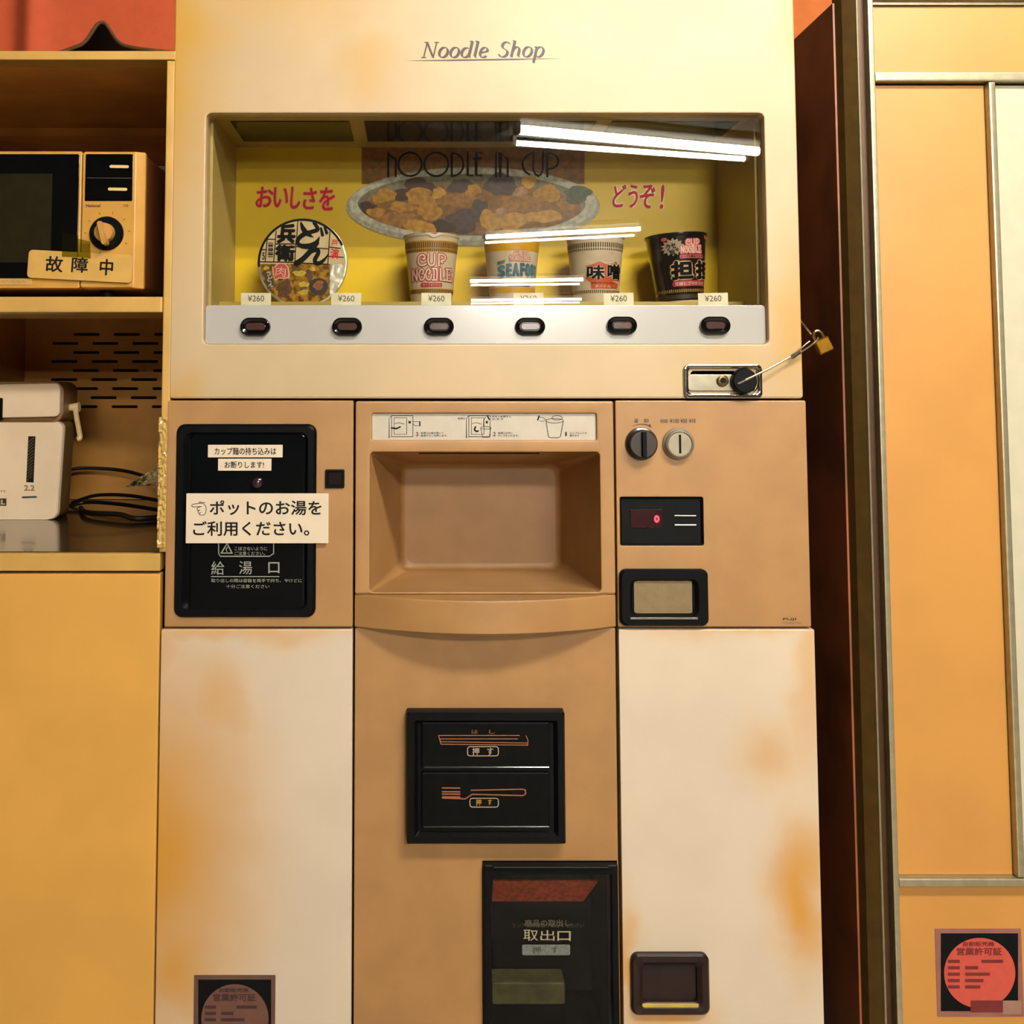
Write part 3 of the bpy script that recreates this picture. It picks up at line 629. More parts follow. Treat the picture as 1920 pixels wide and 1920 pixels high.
q = rc(922, 1842, 1060, 1885, .06); build('olive_reflection', MB().slab(q[0], q[1], q[2], q[3], .06, .1, .004, .004), M('reflection_olive', (116, 118, 66), .6, var=.2, scale=60), td)  # greenish reflection low on the flap, modelled as a solid block inside
wn = rc(919, 1634, 1148, 2005); win = build('smoked_window', MB().box(fx0+.012, fX1-.011, -.004, -.001, fz0+.018, fz1-.015), glass_mat('smoke', (.80, .78, .76), .012, .03), td)
h = pt(1030, 1625, -.011); build('door_hinge', MB().tube([pt(925, 1626, -.010), pt(1140, 1626, -.010)], .003, 10), BL, td)
fl = Flat().text('取', 981, 1743, 1009, 1764, .01).text('出', 1013, 1744, 1040, 1764, .01).text('口', 1045, 1746, 1070, 1764, .012)
pr('take_out_lettering', fl, -.0046, M('ink_bone', (206, 190, 150), .5), win)
fl = Flat().text('商品の取出し', 984, 1724, 1070, 1737, .02).text('ランプ点灯後取り出してください', 960, 1731, 1095, 1739, .0)
pr('worn_lettering', fl, -.0046, M('ink_faint', (86, 78, 58), .6), win)
bd = build('push_badge', MB().flat(Flat().rect(979, 1771, 1069, 1791, 3), onto(-.0046)), M('badge_grey', (128, 134, 124), .5, var=.2, scale=200), win, 0)
pr('badge_lettering', Flat().text('押', 998, 1775, 1014, 1788, .02).text('す', 1034, 1775, 1046, 1788, .02), -.005, M('ink_grey', (64, 66, 62), .6), bd)
# change cup
m = MB(); m.loft([[(x, y, z) for x, z in rrect(ux0+i, ux1-i, uz0+i, uz1-i, max(.012-i*.3, .003))] for y, i in ((.002, 0), (-.006, 0), (-.0095, .003), (-.0095, .012), (-.004, .019), (.03, .022), (.05, .03))], True, True); cc = build('change_cup', m, M('cup_brown', (46, 30, 26), .35, var=.1, spec=.2), vm)
q = rc(1206, 1812, 1306, 1882, .01); build('change_flap', MB().slab(ux0+.024, ux1-.022, uz0+.026, uz1-.026, .018, .024, .002, .002), M('flap_brown', (66, 36, 14), .4, var=.3, scale=40, spec=.12), cc)
q = rc(1203, 1880, 1309, 1888, -.004); build('cup_lip', MB().slab(q[0], q[1], q[2], q[3], -.0085, .004, .001, .001), M('lip_yellow', (232, 196, 96), .4), cc)

# ------------------------------------------------------------------ things in the display
SC = (pt(1000, 500, .15)-pt(900, 500, .15)).x/100; CY = .172
SC = (pt(1000, 500, CY)-pt(900, 500, CY)).x/100
LOGO = {'C': [[(.60, .40), (.72, .42), (.80, .28), (.68, .11), (.42, .08), (.18, .27), (.1, .55), (.25, .86), (.55, .95), (.92, .84)]],
        'U': [[(.15, .03), (.15, .68), (.35, .95), (.65, .93), (.82, .7), (.82, .03)]],
        'P': [[(.25, .02), (.25, .98)], [(.25, .08), (.65, .04), (.92, .24), (.82, .5), (.5, .58), (.62, .72)]],
        'N': [[(.15, .03), (.15, .97)], [(.15, .05), (.8, .95)], [(.8, .95), (.8, .03)]],
        'O': [[(.52, .46), (.70, .42), (.74, .25), (.55, .08), (.25, .2), (.1, .5), (.25, .84), (.55, .95), (.85, .8), (.95, .5)]],
        'D': [[(.3, .03), (.3, .97)], [(.05, .05), (.72, .05), (.80, .5), (.72, .95), (.05, .95)]],
        'L': [[(.3, .03), (.3, .95), (.95, .95), (.95, .78)]],
        'E': [[(.28, .03), (.28, .97)], [(.1, .05), (.88, .05), (.88, .22)], [(.28, .5), (.75, .5)], [(.1, .95), (.92, .95), (.92, .74)]]}
CURVY = 'COUP'
def logo(word, x0, y0, x1, y1, red, white, wr, ww):
    n = len(word); cw = (x1-x0)/n
    for i, ch in enumerate(word):
        for st in LOGO[ch]:
            p = smooth_path(st, 6) if ch in CURVY and len(st) > 3 else st
            q = [(x0+cw*(i+.02+u*.98), y0+v*(y1-y0)) for u, v in p]
            red.line(q, wr); white.line(q, ww)
class Cup:
    def __init__(s, cx, ybot, ytop, wt, wb, body, lid, label, roll=0):
        s.cx, s.yb, s.yt = cx, ybot, ytop; s.rt, s.rb = wt/2*SC, wb/2*SC; s.H = (ybot-ytop)*SC
        p = pt(cx, ybot, CY)
        s.t = thing('noodle_cup', (p.x, p.y, zf), label, 'cup', 'noodle cups in the display window', (0, R(roll), 0))
        H = s.H; m = MB()
        m.lathe([(s.rb*.9, .003), (s.rb*.93, 0), (s.rb, .001)]+[(s.R(H*k/10), H*k/10) for k in range(1, 10)]+[(s.R(H-.006), H-.006), (s.rt+.0002, H-.005), (s.rt+.0016, H-.0035), (s.rt+.0016, H-.001), (s.rt, H)], 64, cap1=True)
        s.body = build('cup_body', m, body, s.t, 50, True)
        build('lid', MB().lathe([(s.rt+.0012, H+.0001), (s.rt+.0012, H+.0008), (s.rt-.003, H+.0012), (0, H+.0012)], 64, cap1=False), lid, s.t, 40, True)
    def R(s, v): return s.rb+(s.rt-s.rb)*max(0, min(1, v/s.H))
    def mp(s, eps):
        def f(x, y):
            u, v = (x-s.cx)*SC, (s.yb-y)*SC; r = s.R(v)+eps; u = max(-r*.985, min(r*.985, u))
            return Vector((u, -math.sqrt(r*r-u*u), v))
        return f
    def put(s, name, fl, m, eps, **kw): return build(name, MB().flat(fl.cut(3.0), s.mp(eps)), m, s.body, 0, True, **kw)
    def band(s, name, y0, y1, m, eps):
        v0, v1 = (s.yb-y1)*SC, (s.yb-y0)*SC
        return build(name, MB().lathe([(s.R(v0)+eps, v0), (s.R(v1)+eps, v1)], 64, cap0=False, cap1=False), m, s.body, 50, True)
    def ticks(s, name, y0, y1, m, eps, n=76, duty=.5):
        v0, v1 = (s.yb-y1)*SC, (s.yb-y0)*SC; mb = MB()
        for k in range(n):
            a0 = 2*math.pi*k/n; a1 = a0+2*math.pi/n*duty
            mb.addf([((s.R(v)+eps)*math.cos(a), (s.R(v)+eps)*math.sin(a), v) for v, a in ((v0, a0), (v0, a1), (v1, a1), (v1, a0))], [(0, 1, 2, 3)])
        return build(name, mb, m, s.body, 0, True)
CUPW = M('cup_cream', (238, 214, 184), .45, var=.03, scale=60); LIDW = M('lid_white', (235, 215, 195), .35)
GOLDB = M('band_gold', (206, 150, 62), .4, var=.08, scale=90); TICK = M('tick_brown', (92, 58, 22), .5)
RED = M('logo_red', (212, 44, 70), .45); WHITE = M('logo_white', (250, 226, 206), .45); BLUE = M('sea_blue', (44, 96, 122), .4, col2=(96, 142, 156), scale=60); NAVY = M('navy', (34, 60, 88), .4)
ORNG = M('miso_orange', (226, 96, 48), .4); INKB = M('cup_ink', (16, 15, 16), .5, spec=.1); YEL = M('cup_yellow', (238, 176, 26), .4, var=.05); BLKC = M('cup_black', (24, 20, 18), .2, coat=.5); PINK = M('logo_pink', (232, 104, 116), .4)

c = Cup(809, 567, 440, 102, 76, CUPW, LIDW, 'white noodle cup with gold bands and red outlined lettering, right of the round bowl')
c.band('gold_band', 453.5, 474.5, GOLDB, .0003); c.band('gold_band', 541, 550.5, GOLDB, .0003)
c.ticks('tick_marks', 456, 466.5, TICK, .0006); c.ticks('tick_marks', 469, 473, TICK, .0006); c.ticks('tick_marks', 542.5, 549, TICK, .0006)
r_, w_ = Flat(), Flat(); logo('CUP', 782, 478, 835, 500, r_, w_, 6.2, 3.2); logo('NOODLE', 772, 504, 846, 527, r_, w_, 5.6, 2.8)
c.put('logo_outline', r_, RED, .0006); c.put('logo_lettering', w_, WHITE, .0010)
c.put('name_plate', Flat().rect(789, 531, 828, 538.5, 2), RED, .0006); c.put('name_lettering', Flat().text('カップヌードル', 792, 532.3, 826, 537.2, .01), WHITE, .0010)
c.put('lid_tab', Flat().poly([(796, 440.2), (832, 440.2), (818, 447), (812, 449), (806, 446)]), WHITE, .0022); c.put('tab_mark', Flat().poly([(806, 440.2), (822, 440.2), (815, 443)]), RED, .0026)

c = Cup(960, 567, 438, 106, 80, CUPW, LIDW, 'white and yellow noodle cup with big blue lettering, third item from the left')
c.band('yellow_band', 452, 472, YEL, .0003); c.band('yellow_band', 539, 549, YEL, .0003)
r_, w_ = Flat(), Flat(); logo('CUP', 959, 472, 985, 480.5, r_, w_, 3.0, 1.3); logo('NOODLE', 951, 481, 990, 491, r_, w_, 3.0, 1.3)
c.put('logo_outline', r_, PINK, .0006); c.put('logo_lettering', w_, WHITE, .0010)
fl = Flat().poly([(930, 492), (944, 489), (942, 495), (930, 498)]); 
for ch, x0, x1, ya, yb2 in (('S', 930, 944, 498, 522), ('E', 945, 956, 496, 521), ('A', 956, 970, 495, 520.5), ('F', 970.5, 980, 494.5, 520.5), ('O', 980, 991, 495, 521), ('O', 990, 998, 495.5, 521), ('D', 998, 1003, 497, 521)): fl.text(ch, x0, ya, x1, yb2, .07)
c.put('flavour_lettering', fl, BLUE, .0008); c.put('flavour_line', Flat().rect(951, 534.5, 990, 537.5), NAVY, .0006)
c.put('name_line', Flat().text('シーフードヌードル', 931, 491.5, 943, 495.5, .01), WHITE, .0012)

c = Cup(1117, 567, 441, 106, 82, CUPW, LIDW, 'cream noodle cup with black characters on an orange splash, fourth from the left')
c.ticks('tick_marks', 457, 466, TICK, .0006); c.ticks('tick_marks', 468, 471.5, TICK, .0006); c.ticks('tick_marks', 544, 549.5, TICK, .0006)
r_, w_ = Flat(), Flat(); logo('CUP', 1116, 474, 1144, 481, r_, w_, 1.6, .9); logo('NOODLE', 1109, 482, 1150, 491, r_, w_, 1.6, .9)
c.put('logo_outline', r_, M('logo_faded', (236, 176, 160), .5), .0004); c.put('logo_lettering', w_, WHITE, .0007)
c.put('orange_splash', Flat().poly([(1092, 500), (1104, 497), (1116, 492), (1128, 497), (1140, 496), (1149, 491), (1161, 509), (1156, 512), (1157, 526), (1140, 528), (1154, 531), (1152, 541), (1102, 542), (1100, 529), (1092, 523)]), ORNG, .0005)
c.put('flavour_outline', Flat().text('味', 1092, 499, 1127, 525, .09).text('噌', 1130, 495, 1159, 525, .09), WHITE, .0008)
c.put('flavour_lettering', Flat().text('味', 1093.5, 499, 1126, 525, .035).text('噌', 1131, 496, 1158, 524.5, .035), INKB, .0013)
c.put('flavour_line', Flat().text('味噌の旨みがとけ込む', 1102, 529, 1147, 533, .01), INKB, .0009); c.put('flavour_note', Flat().text('ヌードル', 1108, 535, 1138, 540, .02), WHITE, .0009)

c = Cup(1275, 565, 437, 111, 84, BLKC, M('lid_gold', (150, 110, 50), .3, .4), 'black noodle cup with pale starburst and outlined characters, rightmost in the window', -3)
c.ticks('tick_marks', 540.5, 546, GOLDB, .0006); c.band('brown_band', 550, 558, M('band_plum', (56, 42, 40), .5), .0003); c.band('cream_foot', 561, 565, M('foot_cream', (240, 206, 150), .5), .0006)
st = []
for k in range(28):
    a = 2*math.pi*k/28; f = 1.0 if k % 2 else .74; st.append((1256+19*f*math.cos(a)*1.05, 463+16.5*f*math.sin(a)))
c.put('starburst', Flat().poly(st), M('burst_grey', (188, 166, 142), .5), .0005)
c.put('burst_lettering', Flat().text('クセ', 1244, 456, 1261, 467, .03, -14).text('旨', 1250, 467, 1259, 477, .02, -14).text('辛', 1260, 465, 1266, 472, .02, -14), INKB, .0009)
r_, w_ = Flat(), Flat(); logo('CUP', 1279, 450.5, 1306, 461, r_, w_, 5.4, 1.6); logo('NOODLE', 1269, 462, 1310, 475, r_, w_, 5.4, 1.6)
c.put('logo_outline', r_, PINK, .0006); c.put('logo_lettering', w_, WHITE, .0010)
c.put('flavour_strip', Flat().rect(1267, 478, 1314, 485, 2), PINK, .0005); c.put('flavour_line', Flat().text('スープも飲みつくす', 1268, 479, 1313, 484.2, .02), INKB, .0009)
fo, fg, fk = Flat(), Flat(), Flat()
for x in (1249, 1294):
    fo.text('担', x, 487, x+44, 525, .13); fg.text('担', x+1, 488, x+43, 524, .075); fk.text('担', x+1.5, 488.5, x+42.5, 523.5, .045)
c.put('flavour_outline', fo, M('outline_peach', (240, 186, 138), .45), .0006); c.put('flavour_lettering', fk, INKB, .0013)
c.put('flavour_plate', Flat().rect(1253, 525, 1315, 535.5, 3), RED, .0005); c.put('plate_lettering', Flat().text('花椒とゴマのコク', 1257, 527, 1313, 534, .02), WHITE, .0010)
c.put('rim_spot', Flat().disc(1242, 448, 5, 3.4).disc(1322, 445, 3.5, 4.5), M('spot_red', (214, 92, 96), .4), .0008)

# round bowl, lid towards the viewer
LR = 83.5; lc = pt(567, 493, .17); S2 = (pt(1000, 500, .17)-pt(900, 500, .17)).x/100
bt = thing('noodle_bowl', (lc.x, .17, zf), 'round noodle bowl stood on edge with its printed lid facing out, leftmost in the window', 'bowl', 'noodle packs in the display window')
cz = lc.z; rr = LR*S2
FOOD = M('lid_food', (156, 104, 34), .2, var=.55, scale=95, coat=.4, col2=(206, 150, 50)); FOIL = M('lid_foil', (240, 232, 215), .22, .55, var=.2, scale=50, bump=.9, bscale=60)
m = MB(); m.lathe([(rr*.62, .082), (rr*.66, .080), (rr*.90, .012), (rr*.985, .006), (rr, .003), (rr, .0)], 72, 'y', (lc.x, .17, cz), True, True); build('bowl_body', m, M('bowl_white', (226, 204, 170), .4), bt)
m = MB(); m.lathe([(rr*1.005, .003), (rr*1.012, .0015), (rr*1.005, 0), (rr*.97, -.0012), (0, -.0012)], 72, 'y', (lc.x, .17, cz), False, False); lid = build('lid', m, FOIL, bt)
LY = .17-.0016
def lp2(x, y): return (470+x/10.105, 400+y/10.105)
def onlid(dy):
    return lambda u, v: Vector((lc.x+(u-567)*S2, LY-dy, cz-(v-493)*S2))
def lidpart(name, fl, m, dy, **kw): return build(name, MB().flat(fl, onlid(dy)), m, lid, 0, **kw)
def seg(y0, y1, x0=-99, x1=99, r=80):
    "part of the disc between two heights, px from the centre"
    o = []; n = 40
    for k in range(n+1):
        y = y0+(y1-y0)*k/n; o.append((567+min(x1, math.sqrt(max(r*r-y*y, 0))), 493+y))
    for k in range(n, -1, -1):
        y = y0+(y1-y0)*k/n; o.append((567+max(x0, -math.sqrt(max(r*r-y*y, 0))), 493+y))
    return Flat().poly(o)
lidpart('cream_field', seg(-79.5, 2, -99, 99, 79.8), M('lid_cream', (232, 200, 150), .4), .0002)
lidpart('food_picture', seg(2, 79.5, -99, 52, 79.8), FOOD, .0002)
fl = Flat()
for i, (x, y, rx, ry) in enumerate(((930, 1140, 110, 60), (1020, 1350, 100, 55), (1010, 1500, 95, 45), (1180, 1060, 60, 35), (300, 1040, 50, 40))): fl.blob(*lp2(x, y), rx/10, ry/10, i+3)
lidpart('food_onion', fl, M('onion_yellow', (222, 186, 44), .3, var=.2, scale=200), .0004)
fl = Flat()
for i, (x, y, rx, ry) in enumerate(((1110, 1170, 70, 90), (640, 1400, 160, 110), (860, 1040, 80, 40), (620, 1540, 120, 50), (1010, 1420, 60, 25))): fl.blob(*lp2(x, y), rx/10, ry/10, i+23)
lidpart('food_meat', fl, M('meat_brown', (104, 58, 24), .3, var=.4, scale=160), .0004)
fl = Flat(); fl.disc(*lp2(1290, 1390), 18, 16); lidpart('soup_cup', fl, M('meat_dark', (44, 26, 16), .3), .0006)
lidpart('soup_filling', Flat().blob(*lp2(1290, 1370), 10, 8.5, 5), M('meat_tan', (160, 92, 42), .3, var=.3, scale=200), .0008)
K = Flat(); K.ellipse(567, 493, 81.4, 81.4, 4.2, 72, 176, 335)
for a, b in (((890, 150), (870, 500)), ((860, 500), (840, 930)), ((1500, 350), (1465, 960)), ((480, 340), (440, 920)), ((315, 490), (470, 490)), ((310, 500), (280, 910)), ((210, 690), (300, 690)), ((180, 920), (860, 930)), ((860, 940), (1480, 968)), ((860, 630), (1480, 675)), ((470, 580), (860, 580)), ((1490, 640), (1700, 665)), ((1480, 815), (1760, 835))): K.line([lp2(*a), lp2(*b)], 1.8)
for pts, wd in (([(950, 180), (1000, 300), (1080, 390), (1180, 450)], [4, 9, 8, 2]), ([(1200, 180), (1250, 250), (1260, 310), (1150, 350), (1000, 400), (910, 480), (890, 560), (970, 620), (1130, 620), (1240, 560), (1300, 450)], [6, 7, 8, 8, 9, 8, 7, 9, 11, 9, 2]),
                ([(1330, 280), (1360, 410)], [4, 6]), ([(1400, 260), (1440, 370)], [4, 6]), ([(1250, 560), (1130, 720), (1000, 860), (870, 955)], [10, 10, 10, 11]), ([(1040, 860), (1150, 740), (1260, 700), (1280, 760), (1220, 880), (1250, 950), (1340, 930), (1430, 840), (1480, 760)], [2, 5, 8, 8, 8, 8, 7, 4, 1.5])):
    p = smooth_path([(*lp2(*q), w_) for q, w_ in zip(pts, wd)], 7); K.line([(a, b) for a, b, _ in p], [x for *_, x in p])
K.text('兵', *lp2(490, 195), *lp2(855, 575), .05, shear=.1).text('衛', *lp2(462, 590), *lp2(845, 915), .05)
for k in range(11): K.rect(*lp2(330, 545+27*k), *lp2(425, 545+27*k+(8+7*(k % 3))))
K.text('5', *lp2(220, 740), *lp2(270, 880), .02)
lidpart('brush_lettering', K, INKB, .0008)
lidpart('red_lettering', Flat().text('戸', *lp2(1530, 500), *lp2(1650, 620), .02, 6).text('演', *lp2(1510, 670), *lp2(1670, 860), .02, 6), INKR, .0008)
fl = Flat().poly([lp2(*p) for p in ((410, 1020), (470, 1010), (500, 950), (560, 940), (660, 955), (720, 1020), (745, 1150), (735, 1230), (640, 1245), (540, 1240), (500, 1275), (450, 1270), (430, 1150))]); lidpart('stamp_outline', fl, M('stamp_cream', (246, 214, 176), .4), .0012)
fl = Flat().poly([lp2(*p) for p in ((430, 1030), (485, 1025), (515, 970), (570, 958), (650, 970), (700, 1030), (722, 1150), (712, 1212), (640, 1225), (530, 1220), (490, 1255), (460, 1250), (448, 1150))]); lidpart('stamp', fl, M('stamp_red', (226, 66, 72), .4), .0015)
lidpart('stamp_lettering', Flat().text('肉', *lp2(480, 1020), *lp2(670, 1200), .01, 6), M('stamp_cream', (246, 214, 176)), .0018)
fl = Flat().poly([lp2(*p) for p in ((250, 1090), (380, 1060), (430, 1270), (480, 1400), (330, 1440), (290, 1330))]); lidpart('udon_plate', fl, M('plate_brown', (58, 38, 28), .4), .0009)
lidpart('udon_lettering', Flat().text('う', *lp2(300, 1100), *lp2(390, 1190), .03, 8).text('ど', *lp2(325, 1200), *lp2(420, 1300), .03, 8).text('ん', *lp2(345, 1310), *lp2(445, 1405), .03, 8), M('stamp_cream', (246, 214, 176)), .0012)

# price tags on the selection strip
TAG = M('tag_paper', (250, 236, 210), .5, alb=.62); m0 = None
labs = ('price tag reading 260 at the far left, below the round bowl’s left side', 'price tag reading 260 beside the round bowl’s lower right', 'price tag reading 260 in front of the cup with red outlined lettering',
        'price tag reading 260 in front of the cup with blue lettering', 'price tag reading 260 at the lower right of the cup with the orange splash', 'price tag reading 260 beside the black cup, far right')
for k, (cx, cy, ro) in enumerate(((480, 560, 0), (649, 560, .4), (818, 562, .6), (991, 561, -.6), (1160, 558.5, -1), (1337, 555.5, -1))):
    p = pt(cx, cy, .022); s = (pt(1000, 560, .022)-pt(900, 560, .022)).x/100
    t = thing('price_tag', (p.x, .022, sz1+.0002), labs[k], 'price tag', 'price tags above the buttons', (0, R(ro), 0))
    dz = p.z-sz1
    if m0 is None:
        m = MB().box(-28*s, 28*s, -.0004, .0004, 0, dz+10.5*s).box(-28*s, 28*s, -.0004, .0045, -.0001, .0004)
        m0 = build('tag_card', m, TAG, t, 0, True)
        n0 = build('tag_lettering', MB().flat(Flat().text('¥260', -15.5, -6, 15.5, 5.5, .004), lambda u, v: Vector((u*s, -.0007, dz-v*s))), M('ink_tag', (60, 56, 50), .6), t, 0, True)
    else:
        for q in (m0, n0):
            o = q.copy(); COL.objects.link(o); o.parent = t

# ------------------------------------------------------------------ papers stuck on the machine
def notice(x0, y0, x1, y1, Y, lines, label, mat=PAPER, rot=0):
    a = rc(x0, y0, x1, y1, Y)
    t = thing('paper_notice', ((a[0]+a[1])/2, Y, a[2]), label, 'notice')
    build('sheet', MB().slab(a[0], a[1], a[2], a[3], Y-.0006, Y, .0006, .0001), mat, t)
    fl = Flat()
    for ln in lines: fl.text(*ln)
    if 'pointing' in label:
        h = smooth_path([(385, 942), (379, 943), (372, 944), (361, 946), (361, 950), (372, 950), (378, 949.5)], 4); fl.line(h, 1.1)
        fl.line(smooth_path([(378, 949.5), (371, 952), (370, 956), (375, 957)], 4), 1.1).line(smooth_path([(374, 956.5), (371, 959), (373, 962), (377, 961)], 4), 1.1).line(smooth_path([(374, 961.5), (374, 965), (382, 965.5), (386, 960), (386, 950), (380, 943)], 4), 1.1).line(smooth_path([(380, 943), (375, 941), (373, 943)], 4), 1.1)
    build('lettering', MB().flat(fl, onto(Y-.0009)), INK, t, 0); return t
notice(390, 834, 530, 857.5, -.003, [('カップ麺の持ち込みは', 402, 839, 518, 853, .014)], 'narrow white paper strip at the top of the dark water hatch, wider of two')
notice(409, 860, 509, 882.5, -.003, [('お断りします!', 421, 865, 495, 878, .014)], 'short white paper strip just below the wider strip on the dark water hatch')
notice(349, 925, 616, 1018.5, -.0068, [('ポットのお湯を', 393, 938, 603, 966, .018), ('ご利用ください。', 362, 977, 580, 1005, .018)], 'large white paper notice with a pointing hand taped across the dark water hatch')

# ------------------------------------------------------------------ cable and padlock
STEEL = M('steel_cable', (196, 180, 150), .3, .8, var=.2, scale=300)
def wire(name, pts, r, mat, parent=None): return build(name, MB().tube(smooth_path([tuple(p) for p in pts], 6), r, 8), mat, parent)
kp = pt(1410, 706, -.02)
ct = thing('steel_cable', tuple(pt(1470, 680, -.02)), 'thin steel cable with a crimp sleeve running from the black lock knob to the padlock', 'cable')
wire('cable_wire', [pt(1398, 712, -.0195), pt(1420, 702, -.021), pt(1450, 687, -.018), pt(1482, 669, -.014)], .0016, STEEL, ct)
build('crimp_sleeve', MB().tube([pt(1484, 670, -.013), pt(1499, 660, -.012)], .0036, 10), CHROME, ct)
wire('cable_loop', [pt(1497, 659, -.012), pt(1508, 648, -.013), pt(1518, 640, -.013)], .0013, STEEL, ct)
wire('cable_loop', [pt(1499, 662, -.012), pt(1515, 652, -.016), pt(1530, 640, -.017), pt(1534, 633, -.012)], .0013, STEEL, ct)
c2 = thing('steel_cable', tuple(pt(1513, 616, .0)), 'short steel cable from the side of the machine up to the padlock shackle', 'cable')
wire('cable_wire', [pt(1500, 600, .03), pt(1509, 612, .004), pt(1517, 622, -.006), pt(1521, 628, -.010)], .0018, STEEL, c2)
pp = pt(1543, 648, -.01)
pl = thing('padlock', tuple(pp), 'small brass padlock hanging on the steel cable beside the machine', 'padlock', None, (0, R(-24), 0))
m = MB(); m.loft([[(x, y, z) for x, z in rrect(-.0125+i, .0125-i, -.0125+i, .0125-i, .003)] for y, i in ((.007, .002), (.005, 0), (-.005, 0), (-.007, .002))]); build('lock_body', m, M('brass', (226, 160, 52), .25, .9, var=.12, scale=120), pl, 35, True)
m = MB().tube([(-.0075, 0, .010)]+[(-.0075*math.cos(R(a)), 0, .018+.0085*math.sin(R(a))) for a in range(0, 181, 15)]+[(.0075, 0, .010)], .0022, 8); build('shackle', m, M('shackle_steel', (210, 180, 120), .2, .9), pl, 35, True)

# ------------------------------------------------------------------ permit stickers
def permit(x0, y0, x1, y1, Y, label, edge, face, disc, ink_, tag=None):
    a = rc(x0, y0, x1, y1, Y); cx, cy = (x0+x1)/2, (y0+y1)/2; sx, sy = (x1-x0)/160, (y1-y0)/165
    t = thing('permit_sticker', ((a[0]+a[1])/2, Y, a[2]), label, 'sticker', 'round permit stickers')
    build('sticker_sheet', MB().slab(a[0], a[1], a[2], a[3], Y-.0005, Y, .001, .0001), edge, t)
    P = lambda n, fl, d, m: build(n, MB().flat(fl, onto(Y-d)), m, t, 0)
    P('black_field', Flat().rect(x0+9*sx, y0+9*sy, x1-8*sx, y1-10*sy), .0008, face)
    P('round_seal', Flat().disc(cx+1, cy+1, 66*sx, 66*sy, 48), .0011, disc)
    fl = Flat().text('自動販売機', cx-30*sx, cy-58*sy, cx+28*sx, cy-49*sy, .03).text('営業許可証', cx-42*sx, cy-47*sy, cx+42*sx, cy-32*sy, .03)
    for k, (x, wd, xb, wb) in enumerate(((-58, 22, 4, 40), (-58, 22, -26, 24), (-58, 22, -26, 46), (-58, 22, -26, 34), (-58, 22, -26, 28))):
        y = cy+(-24+12*k)*sy; fl.rect(cx+x*sx, y, cx+(x+wd)*sx, y+6*sy).rect(cx+xb*sx, y, cx+(xb+wb)*sx, y+6*sy)
    P('seal_lettering', fl, .0014, ink_)
    if tag is not None: P('corner_label', Flat().rect(x1-36*sx, y1-30*sy, x1-2*sx, y1-4*sy), .0017, tag); P('corner_stamp', Flat().rect(x1-96*sx, y1-30*sy, x1-36*sx, y1-8*sy), .0015, ink_)
    return t
permit(363, 1828, 516, 1990, -.0002, 'square sticker with a faded brown disc at the bottom left of the cream machine', M('sticker_grey', (116, 82, 66), .5), BLM, M('disc_brown', (128, 84, 70), .5, var=.08, scale=80), M('disc_ink', (72, 38, 32), .6))

# ------------------------------------------------------------------ shelf unit on the left
HX0 = pt(-330, 500).x; S0 = (pt(305, 560).x, pt(322, 560).x)
TAN = M('unit_tan', (244, 192, 100), .4, var=.06, scale=12, bump=.1, bscale=700); INB = M('unit_inner', (226, 164, 78), .55, alb=.72, var=.1, scale=10)
zt1, zt0 = pt(160, 95).z, pt(160, 112).z; zs1, zs0 = pt(160, 556).z, pt(160, 586).z; zk1, zk0 = pt(150, 1036).z, pt(150, 1071).z
sh = thing('shelf_unit', (HX0+.3, .4, zk1), 'tan metal shelf unit holding the microwave, standing on the cabinet at left', 'shelf')
m = MB().slab(HX0, S0[1], zt0, zt1, 0, .036, .001, .002); build('top_rail', m, TAN, sh)
m = MB().box(HX0, S0[1], .036, .19, zt0-.002, zt1-.002).box(HX0, S0[1], .19, .86, zt0+.012, zt1-.002).box(HX0, S0[0], .49, .535, zt0-.006, zt0+.012); build('top_panel', m, INB, sh)
m = MB().slab(S0[0], S0[1], zk1, zt0-.0005, .001, .04, .001, .003).box(S0[0]+.004, S0[1]-.001, .04, .86, zk1, zt0-.002); build('side_panel', m, TAN, sh)
m = MB().box(HX0, HX0+.015, .0, .86, zk1, zt0-.002); build('side_panel', m, TAN, sh)
m = MB().slab(HX0+.016, S0[0]-.0005, zs0, zs1, .0, .03, .001, .0035).box(HX0+.016, S0[0]+.003, .03, .30, zs0+.012, zs1-.001); shelf = build('shelf_board', m, TAN, sh)
YB = .85
bz0, bz1 = zk1+.001, zt0
holes = []
for k in range(9):
    y = 627+16.95*k
    for j in range(-1, 3):
        x0 = (138 if k % 2 == 0 else 98)+75.3*j-k*.55
        if k % 2 == 0 and j == -1: continue
        if k % 2 and j == -1: continue
        if x0 > 330: continue
        a = rc(x0, y-2.6, x0+49, y+2.6, YB); holes.append(rrect(a[0], a[1], a[2], a[3], .003, 3))
m = MB().plate([(pt(12, 700, YB).x, bz0), (S0[0]+.003, bz0), (S0[0]+.003, bz1), (pt(12, 700, YB).x, bz1)], holes, YB, YB+.004, .0004)
build('slotted_back', m, M('back_brown', (224, 156, 62), .55, alb=.75, var=.1, scale=8), sh)

